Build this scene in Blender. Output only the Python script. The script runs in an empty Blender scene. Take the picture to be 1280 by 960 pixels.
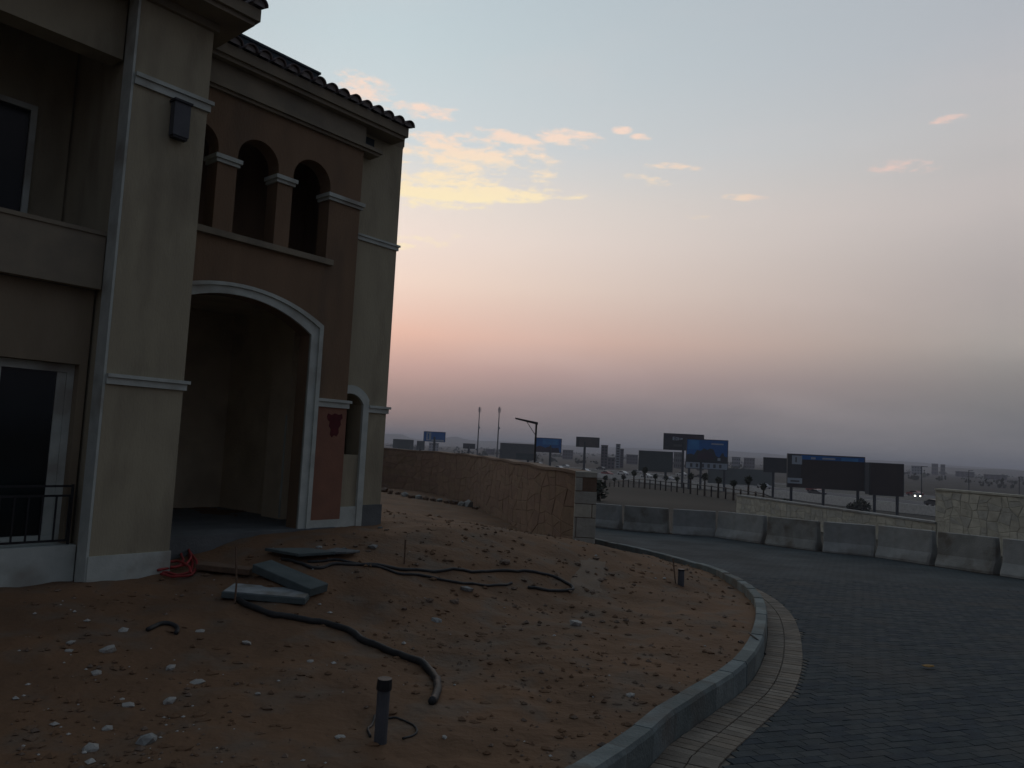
import bpy, math, random
import numpy as np
from mathutils import Vector, noise
from mathutils.geometry import tessellate_polygon
R_ = random.Random(7)
scene = bpy.context.scene
col = scene.collection

# ------------------------------------------------------------------ camera
FPX, PITCH, ROLL, EYE = 940.0, math.radians(4.75), 0.05, 1.75
fw = Vector((0, math.cos(PITCH), math.sin(PITCH))); up0 = Vector((0, -math.sin(PITCH), math.cos(PITCH))); rt0 = Vector((1, 0, 0))
rt = rt0 * math.cos(ROLL) + up0 * math.sin(ROLL); up = up0 * math.cos(ROLL) - rt0 * math.sin(ROLL)
cam_data = bpy.data.cameras.new('camera'); cam = bpy.data.objects.new('camera', cam_data); col.objects.link(cam)
from mathutils import Matrix
m = Matrix((rt, up, -fw)).transposed().to_4x4(); m.translation = Vector((0, 0, EYE)); cam.matrix_world = m
cam_data.sensor_width = 36; cam_data.lens = 36 * FPX / 1280; cam_data.clip_start = 0.05; cam_data.clip_end = 20000
scene.camera = cam

# ------------------------------------------------------------------ colour management, sky, sun
scene.view_settings.view_transform = 'Standard'; scene.view_settings.look = 'None'
scene.view_settings.exposure = 0; scene.view_settings.gamma = 1
scene.render.engine = 'CYCLES'; scene.cycles.max_bounces = 6; scene.cycles.diffuse_bounces = 5; scene.cycles.volume_bounces = 0
SUN_AZ, SUN_EL = -0.22, math.radians(2.0)          # the sun has just gone behind the villa
def lin(c):
    return tuple(((v / 255) / 12.92 if v / 255 <= .04045 else ((v / 255 + .055) / 1.055) ** 2.4) for v in c) + (1,)
world = bpy.data.worlds.new('World'); scene.world = world; world.use_nodes = True
wn, wl = world.node_tree.nodes, world.node_tree.links
wn.clear()
def N(t, **k):
    n = wn.new(t)
    for a, b in k.items(): setattr(n, a, b)
    return n
def M(op, a, b=None, c=None, clamp=False):
    n = wn.new('ShaderNodeMath'); n.operation = op; n.use_clamp = clamp
    for i, v in enumerate((a, b, c)):
        if v is None: continue
        if isinstance(v, (int, float)): n.inputs[i].default_value = v
        else: wl.new(v, n.inputs[i])
    return n.outputs[0]
def SS(v, a, b):
    n = wn.new('ShaderNodeMapRange'); n.interpolation_type = 'SMOOTHSTEP'
    wl.new(v, n.inputs[0]); n.inputs[1].default_value = a; n.inputs[2].default_value = b
    return n.outputs[0]
tc = N('ShaderNodeTexCoord'); sx = N('ShaderNodeSeparateXYZ'); wl.new(tc.outputs['Generated'], sx.inputs[0])
az = M('ARCTAN2', sx.outputs[0], sx.outputs[1]); el = M('ARCSINE', sx.outputs[2])
elf = M('DIVIDE', el, math.pi / 2, clamp=True)
def ramp(stops):
    n = wn.new('ShaderNodeValToRGB'); r = n.color_ramp; r.interpolation = 'B_SPLINE' if False else 'LINEAR'
    r.elements[0].position = 0; r.elements[0].color = lin(stops[0][1])
    r.elements[1].position = stops[-1][0] / 90; r.elements[1].color = lin(stops[-1][1])
    for d, c in stops[1:-1]:
        e = r.elements.new(d / 90); e.color = lin(c)
    wl.new(elf, n.inputs[0]); return n.outputs[0]
def MIX(f, a, b, mode='MIX'):
    n = wn.new('ShaderNodeMix'); n.data_type = 'RGBA'; n.blend_type = mode
    for s, v in ((n.inputs[0], f), (n.inputs[6], a), (n.inputs[7], b)):
        if hasattr(v, 'is_output'): wl.new(v, s)
        elif isinstance(v, (int, float)): s.default_value = v
        else: s.default_value = v
    return n.outputs[2]
ZEN = (108, 124, 141)
west = ramp([(0, (111, 111, 120)), (1.3, (119, 117, 124)), (3.4, (144, 132, 139)), (5.6, (190, 160, 159)), (8.2, (233, 190, 175)), (12, (245, 220, 205)), (15.4, (246, 229, 218)), (18.5, (236, 227, 219)), (22, (211, 219, 222)), (28.5, (197, 211, 216)), (34, (188, 203, 210)), (46, (152, 170, 182)), (90, ZEN)])
north = ramp([(0, (104, 107, 114)), (3, (118, 118, 122)), (5.5, (137, 133, 133)), (8.3, (163, 157, 153)), (12, (176, 168, 166)), (17, (190, 184, 182)), (22, (190, 189, 190)), (27, (181, 185, 191)), (34, (173, 180, 188)), (46, (140, 150, 161)), (90, ZEN)])
east = ramp([(0, (70, 73, 86)), (8, (81, 82, 94)), (18, (93, 95, 107)), (35, (99, 107, 122)), (60, (104, 117, 133)), (90, ZEN)])
cs = M('COSINE', M('SUBTRACT', az, SUN_AZ))
ang = M('ARCCOSINE', cs); mrn = N('ShaderNodeMapRange'); wl.new(ang, mrn.inputs[0]); mrn.inputs[1].default_value = .04; mrn.inputs[2].default_value = .80; dn = mrn.outputs[0]; de = SS(cs, 0.74, -0.55)
base = MIX(de, MIX(dn, west, north), east)
# soft large variation of the thin high cloud
nz = N('ShaderNodeTexNoise'); nz.inputs['Scale'].default_value = 3.2; nz.inputs['Detail'].default_value = 4
mp = N('ShaderNodeMapping'); mp.inputs['Scale'].default_value = (1, 1, 3.5); wl.new(tc.outputs['Generated'], mp.inputs[0]); wl.new(mp.outputs[0], nz.inputs['Vector'])
base = MIX(M('MULTIPLY', SS(nz.outputs[0], .45, .75), .10), base, lin((226, 208, 205)))
# clouds: soft ragged patches at their own azimuth and elevation
nc = N('ShaderNodeTexNoise'); nc.inputs['Scale'].default_value = 27; nc.inputs['Detail'].default_value = 6; nc.inputs['Roughness'].default_value = .62
mc = N('ShaderNodeMapping'); mc.inputs['Scale'].default_value = (1, 1, 3.2); wl.new(tc.outputs['Generated'], mc.inputs[0]); wl.new(mc.outputs[0], nc.inputs['Vector'])
def pix_dir(px, py):
    d = (fw * FPX + rt * (px - 640) - up * (py - 480)).normalized(); return d
CW, CH = 1.0, 1.0
clouds = [  # px, py, half width, half height, tilt, strength, colour
    (590, 243, 108, 9, .02, 1.5, (255, 240, 196)), (545, 236, 80, 22, .05, .95, (250, 226, 190)), (590, 194, 95, 17, .0, .95, (247, 224, 208)),
    (545, 180, 60, 14, .0, .65, (247, 214, 200)), (640, 174, 38, 8, .25, .95, (250, 208, 190)), (712, 172, 38, 9, .15, 1.0, (250, 222, 202)),
    (530, 138, 52, 9, .05, .7, (243, 208, 200)), (458, 118, 34, 20, .3, .8, (243, 213, 203)), (523, 302, 44, 9, -.1, .6, (250, 222, 172)),
    (777, 162, 10, 6, .1, .9, (246, 216, 205)), (803, 171, 10, 5, .1, .7, (243, 212, 205)), (848, 183, 9, 7, .3, .85, (240, 200, 190)),
    (837, 209, 30, 5, .12, .95, (240, 198, 185)), (812, 225, 26, 6, .2, .6, (230, 196, 190)), (931, 247, 18, 5, .12, .95, (235, 190, 182)),
    (877, 270, 16, 5, .1, .75, (232, 190, 186)), (1115, 205, 24, 7, .08, .88, (1,1,1)), (1142, 211, 24, 6, .08, .88, (228, 186, 176)), (1185, 149, 13, 5, .05, .9, (220, 184, 178)),
    (680, 216, 30, 6, .1, .6, (240, 212, 205)), (620, 222, 60, 10, .1, .5, (246, 220, 205)), (1075, 229, 14, 5, 0, .5, (222, 190, 186))]
cv = N('ShaderNodeCombineXYZ'); wl.new(az, cv.inputs[0]); wl.new(el, cv.inputs[1])
acc = None; gate = None
def MR(v, a, b, c=0, d=1):
    n = wn.new('ShaderNodeMapRange'); wl.new(v, n.inputs[0])
    for i, q in enumerate((a, b, c, d)): n.inputs[i + 1].default_value = q
    return n.outputs[0]
for px, py, hw, hh, tl, st_, cc in clouds:
    if hw < 20: st_ *= .72; hh *= .75; hw *= 1.3
    d = pix_dir(px, py); a0 = math.atan2(d.x, d.y); e0 = math.asin(d.z)
    mpn = N('ShaderNodeMapping'); mpn.vector_type = 'TEXTURE'; mpn.inputs['Location'].default_value = (a0, e0, 0)
    mpn.inputs['Rotation'].default_value = (0, 0, -tl + .05); mpn.inputs['Scale'].default_value = (hw / FPX * CW, hh / FPX * CH, 1); wl.new(cv.outputs[0], mpn.inputs[0])
    dt = N('ShaderNodeVectorMath'); dt.operation = 'DOT_PRODUCT'; wl.new(mpn.outputs[0], dt.inputs[0]); wl.new(mpn.outputs[0], dt.inputs[1])
    g = MR(dt.outputs['Value'], 0, 2.2, st_, 0)
    acc = g if acc is None else M('MAXIMUM', acc, g)
shape = M('ADD', M('MULTIPLY', acc, 1.0), M('MULTIPLY', M('SUBTRACT', nc.outputs[0], .5), 3.3))
f = M('MULTIPLY', M('MULTIPLY', SS(shape, .25, 1.1), .95), SS(acc, .0, .4), clamp=True)
ccol = MIX(SS(cs, .99, .80), MIX(SS(el, .30, .42), lin((255, 238, 196)), lin((249, 222, 205))), lin((229, 202, 193)))
cur = MIX(f, base, ccol)
nish = N('ShaderNodeTexSky'); nish.sky_type = 'NISHITA'; nish.sun_disc = False
nish.sun_elevation = SUN_EL; nish.sun_rotation = SUN_AZ; nish.dust_density = 3
bg1 = N('ShaderNodeBackground'); bg1.inputs[1].default_value = 0.99; wl.new(cur, bg1.inputs[0])
bg2 = N('ShaderNodeBackground'); bg2.inputs[1].default_value = 0.005; wl.new(nish.outputs[0], bg2.inputs[0])
ad = N('ShaderNodeAddShader'); wl.new(bg1.outputs[0], ad.inputs[0]); wl.new(bg2.outputs[0], ad.inputs[1])
wo = N('ShaderNodeOutputWorld'); wl.new(ad.outputs[0], wo.inputs[0])
sun_d = bpy.data.lights.new('sun', 'SUN'); sun_d.energy = 0.12; sun_d.angle = math.radians(12); sun_d.color = (1, .72, .55)
sun = bpy.data.objects.new('sun', sun_d); col.objects.link(sun)
sd = Vector((math.sin(SUN_AZ) * math.cos(SUN_EL), math.cos(SUN_AZ) * math.cos(SUN_EL), math.sin(SUN_EL)))
sun.rotation_euler = (sd).to_track_quat('Z', 'Y').to_euler()

# ------------------------------------------------------------------ helpers
def mat(name, c1, c2=None, scale=6, rough=.85, bump=.15, bscale=40, stretch=(1, 1, 1), metal=0, spec=.3, detail=6, coord='Object', dirt=None, emit=0):
    """procedural material: two-tone noise, fine grain, optional streaks of dirt"""
    m = bpy.data.materials.new(name); m.use_nodes = True; nt = m.node_tree; n, l = nt.nodes, nt.links
    b = n['Principled BSDF']; b.inputs['Roughness'].default_value = rough; b.inputs['Metallic'].default_value = metal
    b.inputs['Specular IOR Level'].default_value = spec
    c2 = c2 or tuple(v * .75 for v in c1)
    t = n.new('ShaderNodeTexCoord'); mpg = n.new('ShaderNodeMapping'); mpg.inputs['Scale'].default_value = stretch
    l.new(n.new('ShaderNodeNewGeometry').outputs['Position'] if coord == 'World' else t.outputs[coord], mpg.inputs[0])
    a = n.new('ShaderNodeTexNoise'); a.inputs['Scale'].default_value = scale; a.inputs['Detail'].default_value = detail; l.new(mpg.outputs[0], a.inputs['Vector'])
    r = n.new('ShaderNodeMapRange'); r.inputs[1].default_value = .3; r.inputs[2].default_value = .7; l.new(a.outputs[0], r.inputs[0])
    mx = n.new('ShaderNodeMix'); mx.data_type = 'RGBA'; mx.inputs[6].default_value = (*c1, 1); mx.inputs[7].default_value = (*c2, 1); l.new(r.outputs[0], mx.inputs[0])
    out = mx.outputs[2]
    if dirt:
        d = n.new('ShaderNodeTexNoise'); d.inputs['Scale'].default_value = dirt[1]; d.inputs['Detail'].default_value = 5; l.new(mpg.outputs[0], d.inputs['Vector'])
        dr = n.new('ShaderNodeMapRange'); dr.inputs[1].default_value = .5; dr.inputs[2].default_value = .68; dr.inputs[4].default_value = dirt[2]; l.new(d.outputs[0], dr.inputs[0])
        m2 = n.new('ShaderNodeMix'); m2.data_type = 'RGBA'; l.new(dr.outputs[0], m2.inputs[0]); l.new(out, m2.inputs[6]); m2.inputs[7].default_value = (*dirt[0], 1); out = m2.outputs[2]
    l.new(out, b.inputs['Base Color'])
    if bump:
        g = n.new('ShaderNodeTexNoise'); g.inputs['Scale'].default_value = bscale; g.inputs['Detail'].default_value = 4; l.new(mpg.outputs[0], g.inputs['Vector'])
        bp = n.new('ShaderNodeBump'); bp.inputs['Strength'].default_value = bump; bp.inputs['Distance'].default_value = .02; l.new(g.outputs[0], bp.inputs['Height']); l.new(bp.outputs[0], b.inputs['Normal'])
    if emit:
        b.inputs['Emission Color'].default_value = (*c1, 1); b.inputs['Emission Strength'].default_value = emit
    return m

class MB:
    def __init__(s): s.v = []; s.f = []; s.mi = []
    def add(s, vs, fs, k=0):
        o = len(s.v); s.v += [tuple(p) for p in vs]; s.f += [tuple(i + o for i in f) for f in fs]; s.mi += [k] * len(fs); return s
    def box(s, x0, x1, y0, y1, z0, z1, k=0):
        return s.add([(x0, y0, z0), (x1, y0, z0), (x1, y1, z0), (x0, y1, z0), (x0, y0, z1), (x1, y0, z1), (x1, y1, z1), (x0, y1, z1)],
                     [(0, 3, 2, 1), (4, 5, 6, 7), (0, 1, 5, 4), (1, 2, 6, 5), (2, 3, 7, 6), (3, 0, 4, 7)], k)
    def tube(s, pts, r, n=8, cap=True, k=0):
        pts = [Vector(p) for p in pts]; rings = []
        rs = r if isinstance(r, (list, tuple)) else [r] * len(pts)
        for i, p in enumerate(pts):
            d = (pts[min(i + 1, len(pts) - 1)] - pts[max(i - 1, 0)]).normalized()
            a = d.cross(Vector((0, 0, 1)) if abs(d.z) < .9 else Vector((1, 0, 0))).normalized(); b = d.cross(a)
            rings.append([p + (a * math.cos(2 * math.pi * j / n) + b * math.sin(2 * math.pi * j / n)) * rs[i] for j in range(n)])
        vs = [v for g in rings for v in g]; fs = []
        for i in range(len(pts) - 1):
            for j in range(n): fs.append((i * n + j, i * n + (j + 1) % n, (i + 1) * n + (j + 1) % n, (i + 1) * n + j))
        if cap: fs += [tuple(range(n)), tuple(range((len(pts) - 1) * n, len(pts) * n))[::-1]]
        return s.add(vs, fs, k)
    def prism(s, prof, axis, a, b, k=0):
        """closed profile (two coords) extruded along axis from a to b"""
        n = len(prof)
        def P(q, w): return {'x': (w, q[0], q[1]), 'y': (q[0], w, q[1]), 'z': (q[0], q[1], w)}[axis]
        vs = [P(q, a) for q in prof] + [P(q, b) for q in prof]
        return s.add(vs, [(i, (i + 1) % n, n + (i + 1) % n, n + i) for i in range(n)] + [tuple(range(n))[::-1], tuple(range(n, 2 * n))], k)
    def wall(s, loops, y0, y1, k=0):
        """wall plate in the xz plane between y0 and y1; loops = [outline, hole, ...] of (x,z)"""
        tr = tessellate_polygon([[Vector((p[0], p[1], 0)) for p in lp] for lp in loops]); flat = [p for lp in loops for p in lp]; n = len(flat)
        vs = [(p[0], y0, p[1]) for p in flat] + [(p[0], y1, p[1]) for p in flat]
        fs = [tuple(t) for t in tr] + [tuple(i + n for i in t[::-1]) for t in tr]; o = 0
        for lp in loops:
            for i in range(len(lp)): a, b = o + i, o + (i + 1) % len(lp); fs.append((a, b, b + n, a + n))
            o += len(lp)
        return s.add(vs, fs, k)
    def band(s, inner, outer, y0, y1, k=0):
        """moulding strip between two open polylines of (x,z)"""
        n = len(inner)
        vs = [(p[0], y, p[1]) for y in (y0, y1) for p in inner] + [(p[0], y, p[1]) for y in (y0, y1) for p in outer]
        fs = []
        for i in range(n - 1):
            a, b = i, i + 1
            fs += [(a, b, b + 2 * n, a + 2 * n), (a + n, b + n, b + 3 * n, a + 3 * n), (a, b, b + n, a + n), (a + 2 * n, b + 2 * n, b + 3 * n, a + 3 * n)]
        for i in (0, n - 1): fs.append((i, i + n, i + 3 * n, i + 2 * n))
        return s.add(vs, fs, k)
    def mesh(s, name, mats, smooth=False, bevel=0):
        me = bpy.data.meshes.new(name); me.from_pydata(s.v, [], s.f)
        import bmesh
        bm = bmesh.new(); bm.from_mesh(me); 
        for f, k in zip(bm.faces, s.mi): f.material_index = k; f.smooth = smooth
        bmesh.ops.recalc_face_normals(bm, faces=bm.faces)
        if bevel:
            es = [e for e in bm.edges if len(e.link_faces) == 2 and e.calc_face_angle(0) > .6]
            bmesh.ops.bevel(bm, geom=es, offset=bevel, segments=1, affect='EDGES', profile=.5)
        bm.to_mesh(me); bm.free()
        for m_ in (mats if isinstance(mats, (list, tuple)) else [mats]): me.materials.append(m_)
        return me
    def build(s, name, mats, parent=None, smooth=False, bevel=0, **tags):
        o = bpy.data.objects.new(name, s.mesh(name, mats, smooth, bevel)); col.objects.link(o); o.parent = parent
        return tag(o, **tags)
ORD = ['first', 'second', 'third', 'fourth', 'fifth', 'sixth', 'seventh', 'eighth', 'ninth', 'tenth', 'eleventh', 'twelfth', 'thirteenth', 'fourteenth', 'fifteenth', 'sixteenth', 'seventeenth', 'eighteenth', 'nineteenth', 'twentieth', 'twenty-first', 'twenty-second', 'twenty-third', 'twenty-fourth', 'twenty-fifth']
def tag(o, label=None, cat=None, group=None, kind=None):
    if label: o['label'] = label
    if cat: o['category'] = cat
    if group: o['group'] = group
    if kind: o['kind'] = kind
    return o
def empty(name, loc, rz=0, **tags):
    o = bpy.data.objects.new(name, None); col.objects.link(o); o.location = loc; o.rotation_euler = (0, 0, rz); o.empty_display_size = .3
    return tag(o, **tags)
def inst(me, name, parent=None, loc=(0, 0, 0), rot=(0, 0, 0), sc=(1, 1, 1), **tags):
    o = bpy.data.objects.new(name, me); col.objects.link(o); o.parent = parent; o.location = loc; o.rotation_euler = rot; o.scale = sc
    return tag(o, **tags)
def copy_tree(o, parent=None):
    c = o.copy(); col.objects.link(c); c.parent = parent
    for ch in o.children: copy_tree(ch, c)
    return c
def ss(a, b, v):
    t = min(1, max(0, (v - a) / (b - a))); return t * t * (3 - 2 * t)
def lerp(a, b, t): return a + (b - a) * t
def catmull(pts, n=6):
    P = [Vector(p) for p in pts]; P = [P[0] * 2 - P[1]] + P + [P[-1] * 2 - P[-2]]; out = []
    for i in range(1, len(P) - 2):
        for k in range(n):
            t = k / n; a, b, c, d = P[i - 1], P[i], P[i + 1], P[i + 2]
            out.append(.5 * ((2 * b) + (c - a) * t + (2 * a - 5 * b + 4 * c - d) * t * t + (3 * b - a - 3 * c + d) * t ** 3))
    return out + [P[-2]]
def resample(pts, step):
    out = [pts[0].copy()]; acc = 0
    for a, b in zip(pts, pts[1:]):
        L = (b - a).length; t = step - acc
        while t <= L: out.append(a.lerp(b, t / L)); t += step
        acc = (acc + L) % step if L else acc
    return out

# ------------------------------------------------------------------ the lie of the land
AX, AY, TH = -4.677, 8.65, math.radians(50)
U = (math.cos(TH), math.sin(TH)); V = (-math.sin(TH), math.cos(TH))
GR = .034
def slope_z(y): return -GR * max(-8, y)
def at_slope(px, py, dz=0):
    d = fw * FPX + rt * (px - 640) - up * (py - 480); d /= d.y
    t = -(EYE - dz) / (d.z + GR); return Vector((d.x * t, t, EYE + d.z * t))
KERB_PX = [(724, 956), (808, 895), (862, 862), (914, 829), (936, 801), (944, 776), (945, 760), (941, 746), (927, 731), (906, 719), (888, 711), (860, 703), (828, 694), (795, 686), (752, 677)]
kp = [at_slope(*p) for p in KERB_PX]
kp = [Vector((-6.4, -3.2, 0)), Vector((-2.6, .3, 0))] + kp + [Vector((2.2, 22.5, 0)), Vector((1.5, 27, 0)), Vector((.4, 33, 0)), Vector((-1.6, 40, 0)), Vector((-6, 46, 0)), Vector((-14, 50, 0))]
for p in kp: p.z = 0
KC = resample(catmull(kp, 8), .25)
KC = [p + Vector((d.y, -d.x, 0)) * .07 for p, d in ((KC[i], (KC[min(i + 1, len(KC) - 1)] - KC[max(i - 1, 0)]).normalized()) for i in range(len(KC)))]
ka = np.array([(p.x, p.y) for p in KC])
def kerb_dist(x, y):
    """signed distance to the kerb line, positive on the road's side"""
    a, b = ka[:-1], ka[1:]; d = b - a; q = np.array((x, y)) - a
    t = np.clip((q * d).sum(1) / (d * d).sum(1), 0, 1); r = q - d * t[:, None]; dd = (r * r).sum(1); i = int(dd.argmin())
    s = d[i, 0] * q[i, 1] - d[i, 1] * q[i, 0]
    return math.sqrt(dd[i]) * (1 if s < 0 else -1)
def base_z(x, y):
    if y <= 32: z = slope_z(y)
    else:
        k = ss(.33, .45, x / y)
        za = float(np.interp(y, [32, 70, 105, 150], [-1.09, -2.72, -2.95, -7.5])); zb = float(np.interp(y, [32, 48, 70, 100], [-1.2, -3.2, -5.2, -7.5])); z = lerp(za, zb, k)
    rx, ry = x - AX, y - AY; s = rx * U[0] + ry * U[1]; t = rx * V[0] + ry * V[1]
    w = ss(-3.6, -.1, t) * ((1 - ss(5.6, 13, s)) + .32 * ss(5.6, 13, s) * (1 - ss(24, 48, s)) * ss(-2, 6, -x))
    return lerp(z, lerp(0, .34, ss(.6, 3.2, s)), w)
def hgt(x, y, rough=True):
    z = base_z(x, y)
    if -12 < x < 22 and -6 < y < 52:
        kd = kerb_dist(x, y)
        road = slope_z(y) - .22
        if rough and kd < 0:
            n = noise.fractal(Vector((x * .9, y * .9, 3)), 1, 2, 4) * .055 + noise.fractal(Vector((x * 3.4, y * 3.4, 1)), 1, 2, 3) * .022
            n -= .035 * max(0, .35 - abs(math.sin(x * .9 + y * .45 + 1.2 * noise.noise(Vector((x * .4, y * .4, 2)))))) * (y < 16)
            z += n * min(1, -kd / .5)
            z -= .10 * ss(9.5, 13, y) * (1 - ss(24, 30, y)) * ss(-1.3, -.15, kd)
        z = lerp(z - .02, road - .06, ss(.0, .1, kd + .02))
    elif rough and y > 25:
        r = math.hypot(x, y); z += noise.fractal(Vector((x * .02, y * .02, 0)), 1, 2, 4) * min(.8, r / 300)
    return z
def on_ground(px, py, lift=0):
    d = fw * FPX + rt * (px - 640) - up * (py - 480); d /= d.y; t = 2.5
    while t < 300:
        p = Vector((d.x * t, t, EYE + d.z * t))
        if p.z < hgt(p.x, p.y): break
        t += .04 if t < 40 else .4
    p = Vector((d.x * t, t, 0)); p.z = hgt(p.x, p.y) + lift; return p
def at_depth(px, py, dist):
    d = fw * FPX + rt * (px - 640) - up * (py - 480); d /= d.y; return Vector((d.x * dist, dist, EYE + d.z * dist))

# ------------------------------------------------------------------ materials
m_sand = mat('sand', (.166, .096, .054), (.112, .069, .042), scale=.9, bump=.9, bscale=14, detail=9, dirt=((.12, .105, .085), 2.3, .55), spec=.1)
m_plain = mat('dry_plain', (.060, .054, .044), (.040, .038, .033), scale=.05, bump=0, detail=8, dirt=((.085, .078, .066), .02, .6), spec=.05)
m_road = mat('road_bed', (.03, .034, .037), (.022, .026, .03), scale=3, bump=.2, bscale=30)
m_beige = mat('beige_render', (.36, .325, .225), (.30, .27, .19), scale=2.2, bump=.35, bscale=26, stretch=(1.6, 1.6, .5), dirt=((.2, .175, .125), 1.1, .6))
m_brown = mat('brown_render', (.205, .134, .080), (.17, .112, .068), scale=2.2, bump=.35, bscale=26, stretch=(1.6, 1.6, .5), dirt=((.125, .09, .06), 1.2, .6))
m_red = mat('red_render', (.25, .122, .078), (.20, .10, .066), scale=3, bump=.3, bscale=26, dirt=((.15, .08, .06), 2, .35))
m_white = mat('pale_trim', (.50, .54, .49), (.40, .44, .40), scale=5, bump=.2, bscale=30, dirt=((.25, .23, .19), 1.7, .7))
m_tan = mat('tan_render', (.26, .215, .145), (.215, .175, .118), scale=2.2, bump=.35, bscale=26, stretch=(1.6, 1.6, .5), dirt=((.16, .125, .085), 1.2, .5))
m_plaster = mat('porch_plaster', (.62, .54, .39), (.54, .46, .33), scale=2, bump=.3, bscale=20, dirt=((.35, .29, .2), 1.1, .6))
m_olive = mat('cornice_paint', (.26, .225, .16), (.2, .175, .13), scale=3, bump=.2, bscale=26, dirt=((.12, .11, .09), 1.4, .5))
m_tile = mat('roof_tile', (.15, .12, .115), (.085, .075, .08), scale=4, bump=.3, bscale=20)
m_mortar = mat('mortar', (.36, .34, .33), (.27, .26, .25), scale=9, bump=.4)
m_darkm = mat('dark_sheet_metal', (.03, .045, .055), (.022, .034, .042), scale=3, rough=.5, bump=.05, metal=.3)
m_conc = mat('concrete', (.28, .29, .275), (.20, .21, .20), scale=3.5, bump=.4, bscale=30, dirt=((.12, .10, .08), 1.3, .6))
m_conc2 = mat('concrete_floor', (.13, .14, .14), (.09, .1, .1), scale=2.5, bump=.4, bscale=25)
m_kerb = mat('kerb_concrete', (.165, .20, .198), (.115, .14, .14), scale=5, coord='World', bump=.5, bscale=35, dirt=((.11, .09, .07), 1.8, .6))
m_kerbs = [m_kerb, mat('kerb_concrete_dark', (.13, .155, .15), (.09, .11, .105), scale=5, coord='World', bump=.5, bscale=35, dirt=((.10, .08, .06), 1.8, .7)), mat('kerb_concrete_worn', (.185, .215, .205), (.12, .145, .14), scale=6, coord='World', bump=.6, bscale=25, dirt=((.11, .09, .07), 2.5, .6))]
m_conc_b = mat('stained_concrete', (.24, .245, .225), (.16, .165, .15), scale=2.5, coord='World', bump=.5, bscale=22, dirt=((.10, .085, .065), 1.9, .8))
m_glass = mat('dark_glass', (.012, .017, .018), scale=2, rough=.1, bump=0, spec=.26)
m_black = mat('black_steel', (.02, .02, .022), scale=8, rough=.5, bump=.05)
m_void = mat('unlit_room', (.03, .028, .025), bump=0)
m_pvc = mat('grey_pvc', (.085, .09, .10), (.06, .065, .072), scale=7, rough=.55, bump=.05)
m_hose = mat('black_hose', (.018, .02, .022), (.035, .034, .032), scale=9, rough=.6, bump=.1)
m_redp = mat('red_plastic', (.30, .03, .028), (.2, .026, .024), scale=9, rough=.55, bump=.05)
m_teal = mat('teal_foam_board', (.095, .118, .116), (.065, .085, .084), scale=6, bump=.25)
m_lite = mat('pale_board', (.30, .33, .33), (.2, .22, .22), scale=6, bump=.25, dirt=((.15, .13, .1), 3, .7))
m_chip = mat('pale_rubble', (.42, .42, .39), (.28, .27, .24), scale=8, bump=.5)
m_rock = mat('brown_stone', (.165, .115, .08), (.11, .08, .06), scale=5, bump=.6, bscale=15)
m_rust = mat('weathered_wood', (.15, .095, .06), (.09, .06, .04), scale=9, bump=.4)
STONE = [mat('cream_stone_' + w, c, tuple(v * .72 for v in c), scale=4, bump=.7, bscale=12) for w, c in (('pale', (.46, .45, .37)), ('dun', (.40, .39, .32)), ('grey', (.37, .37, .32)))]
REDST = [mat('red_stone_' + w, c, tuple(v * .72 for v in c), scale=4, bump=.7, bscale=12) for w, c in (('pale', (.185, .122, .078)), ('dun', (.165, .106, .070)), ('dark', (.17, .116, .071)))]
m_joint = mat('stone_joint', (.165, .115, .08), scale=6, bump=.3)
m_joint2 = mat('pale_stone_joint', (.37, .36, .29), scale=6, bump=.3)
PAV = [mat('paver_' + w, c, tuple(v * .7 for v in c), scale=7, coord='World', bump=.5, bscale=40, rough=.85, spec=.12, dirt=((.068, .066, .06), .9, .7)) for w, c in (('slate', (.050, .062, .066)), ('grey', (.064, .074, .076)), ('blue', (.043, .055, .064)))]
BPAV = [mat('beige_paver_' + w, c, tuple(v * .7 for v in c), scale=7, coord='World', bump=.5, bscale=40, dirt=((.085, .078, .065), 1.3, .75)) for w, c in (('warm', (.20, .165, .125)), ('dun', (.165, .14, .11)), ('pale', (.22, .19, .15)))]

# ------------------------------------------------------------------ ground sheet to the horizon
def ground_sheet():
    rr = [1.2]
    while rr[-1] < 34: rr.append(rr[-1] * 1.0095)
    while rr[-1] < 9000: rr.append(rr[-1] * 1.07)
    aa = list(np.arange(-42, 44, .45)) + list(np.arange(44, 318, 6.0))
    n = len(aa); vs = []; 
    for r in rr:
        for a in aa:
            x, y = r * math.sin(math.radians(a)), r * math.cos(math.radians(a)); vs.append((x, y, hgt(x, y)))
    c = len(vs); vs.append((0, 0, hgt(0, 0)))
    fs = []; mi = []
    for i in range(len(rr) - 1):
        for j in range(n):
            k = (j + 1) % n; fs.append((i * n + j, (i + 1) * n + j, (i + 1) * n + k, i * n + k)); mi.append(1 if rr[i] > 64 or (rr[i] > 12 and aa[j] < 44 and kerb_dist(rr[i] * math.sin(math.radians(aa[j])), rr[i] * math.cos(math.radians(aa[j]))) > .3) else 0)
    for j in range(n): fs.append((j, (j + 1) % n, c)); mi.append(0)
    me = bpy.data.meshes.new('ground'); me.from_pydata(vs, [], fs)
    me.materials.append(m_sand); me.materials.append(m_plain)
    me.polygons.foreach_set('material_index', mi); me.polygons.foreach_set('use_smooth', [True] * len(fs))
    me.update(); o = bpy.data.objects.new('ground', me); col.objects.link(o); tag(o, kind='structure', label='reddish brown sand and dry plain running out to the hills')
ground_sheet()

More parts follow.
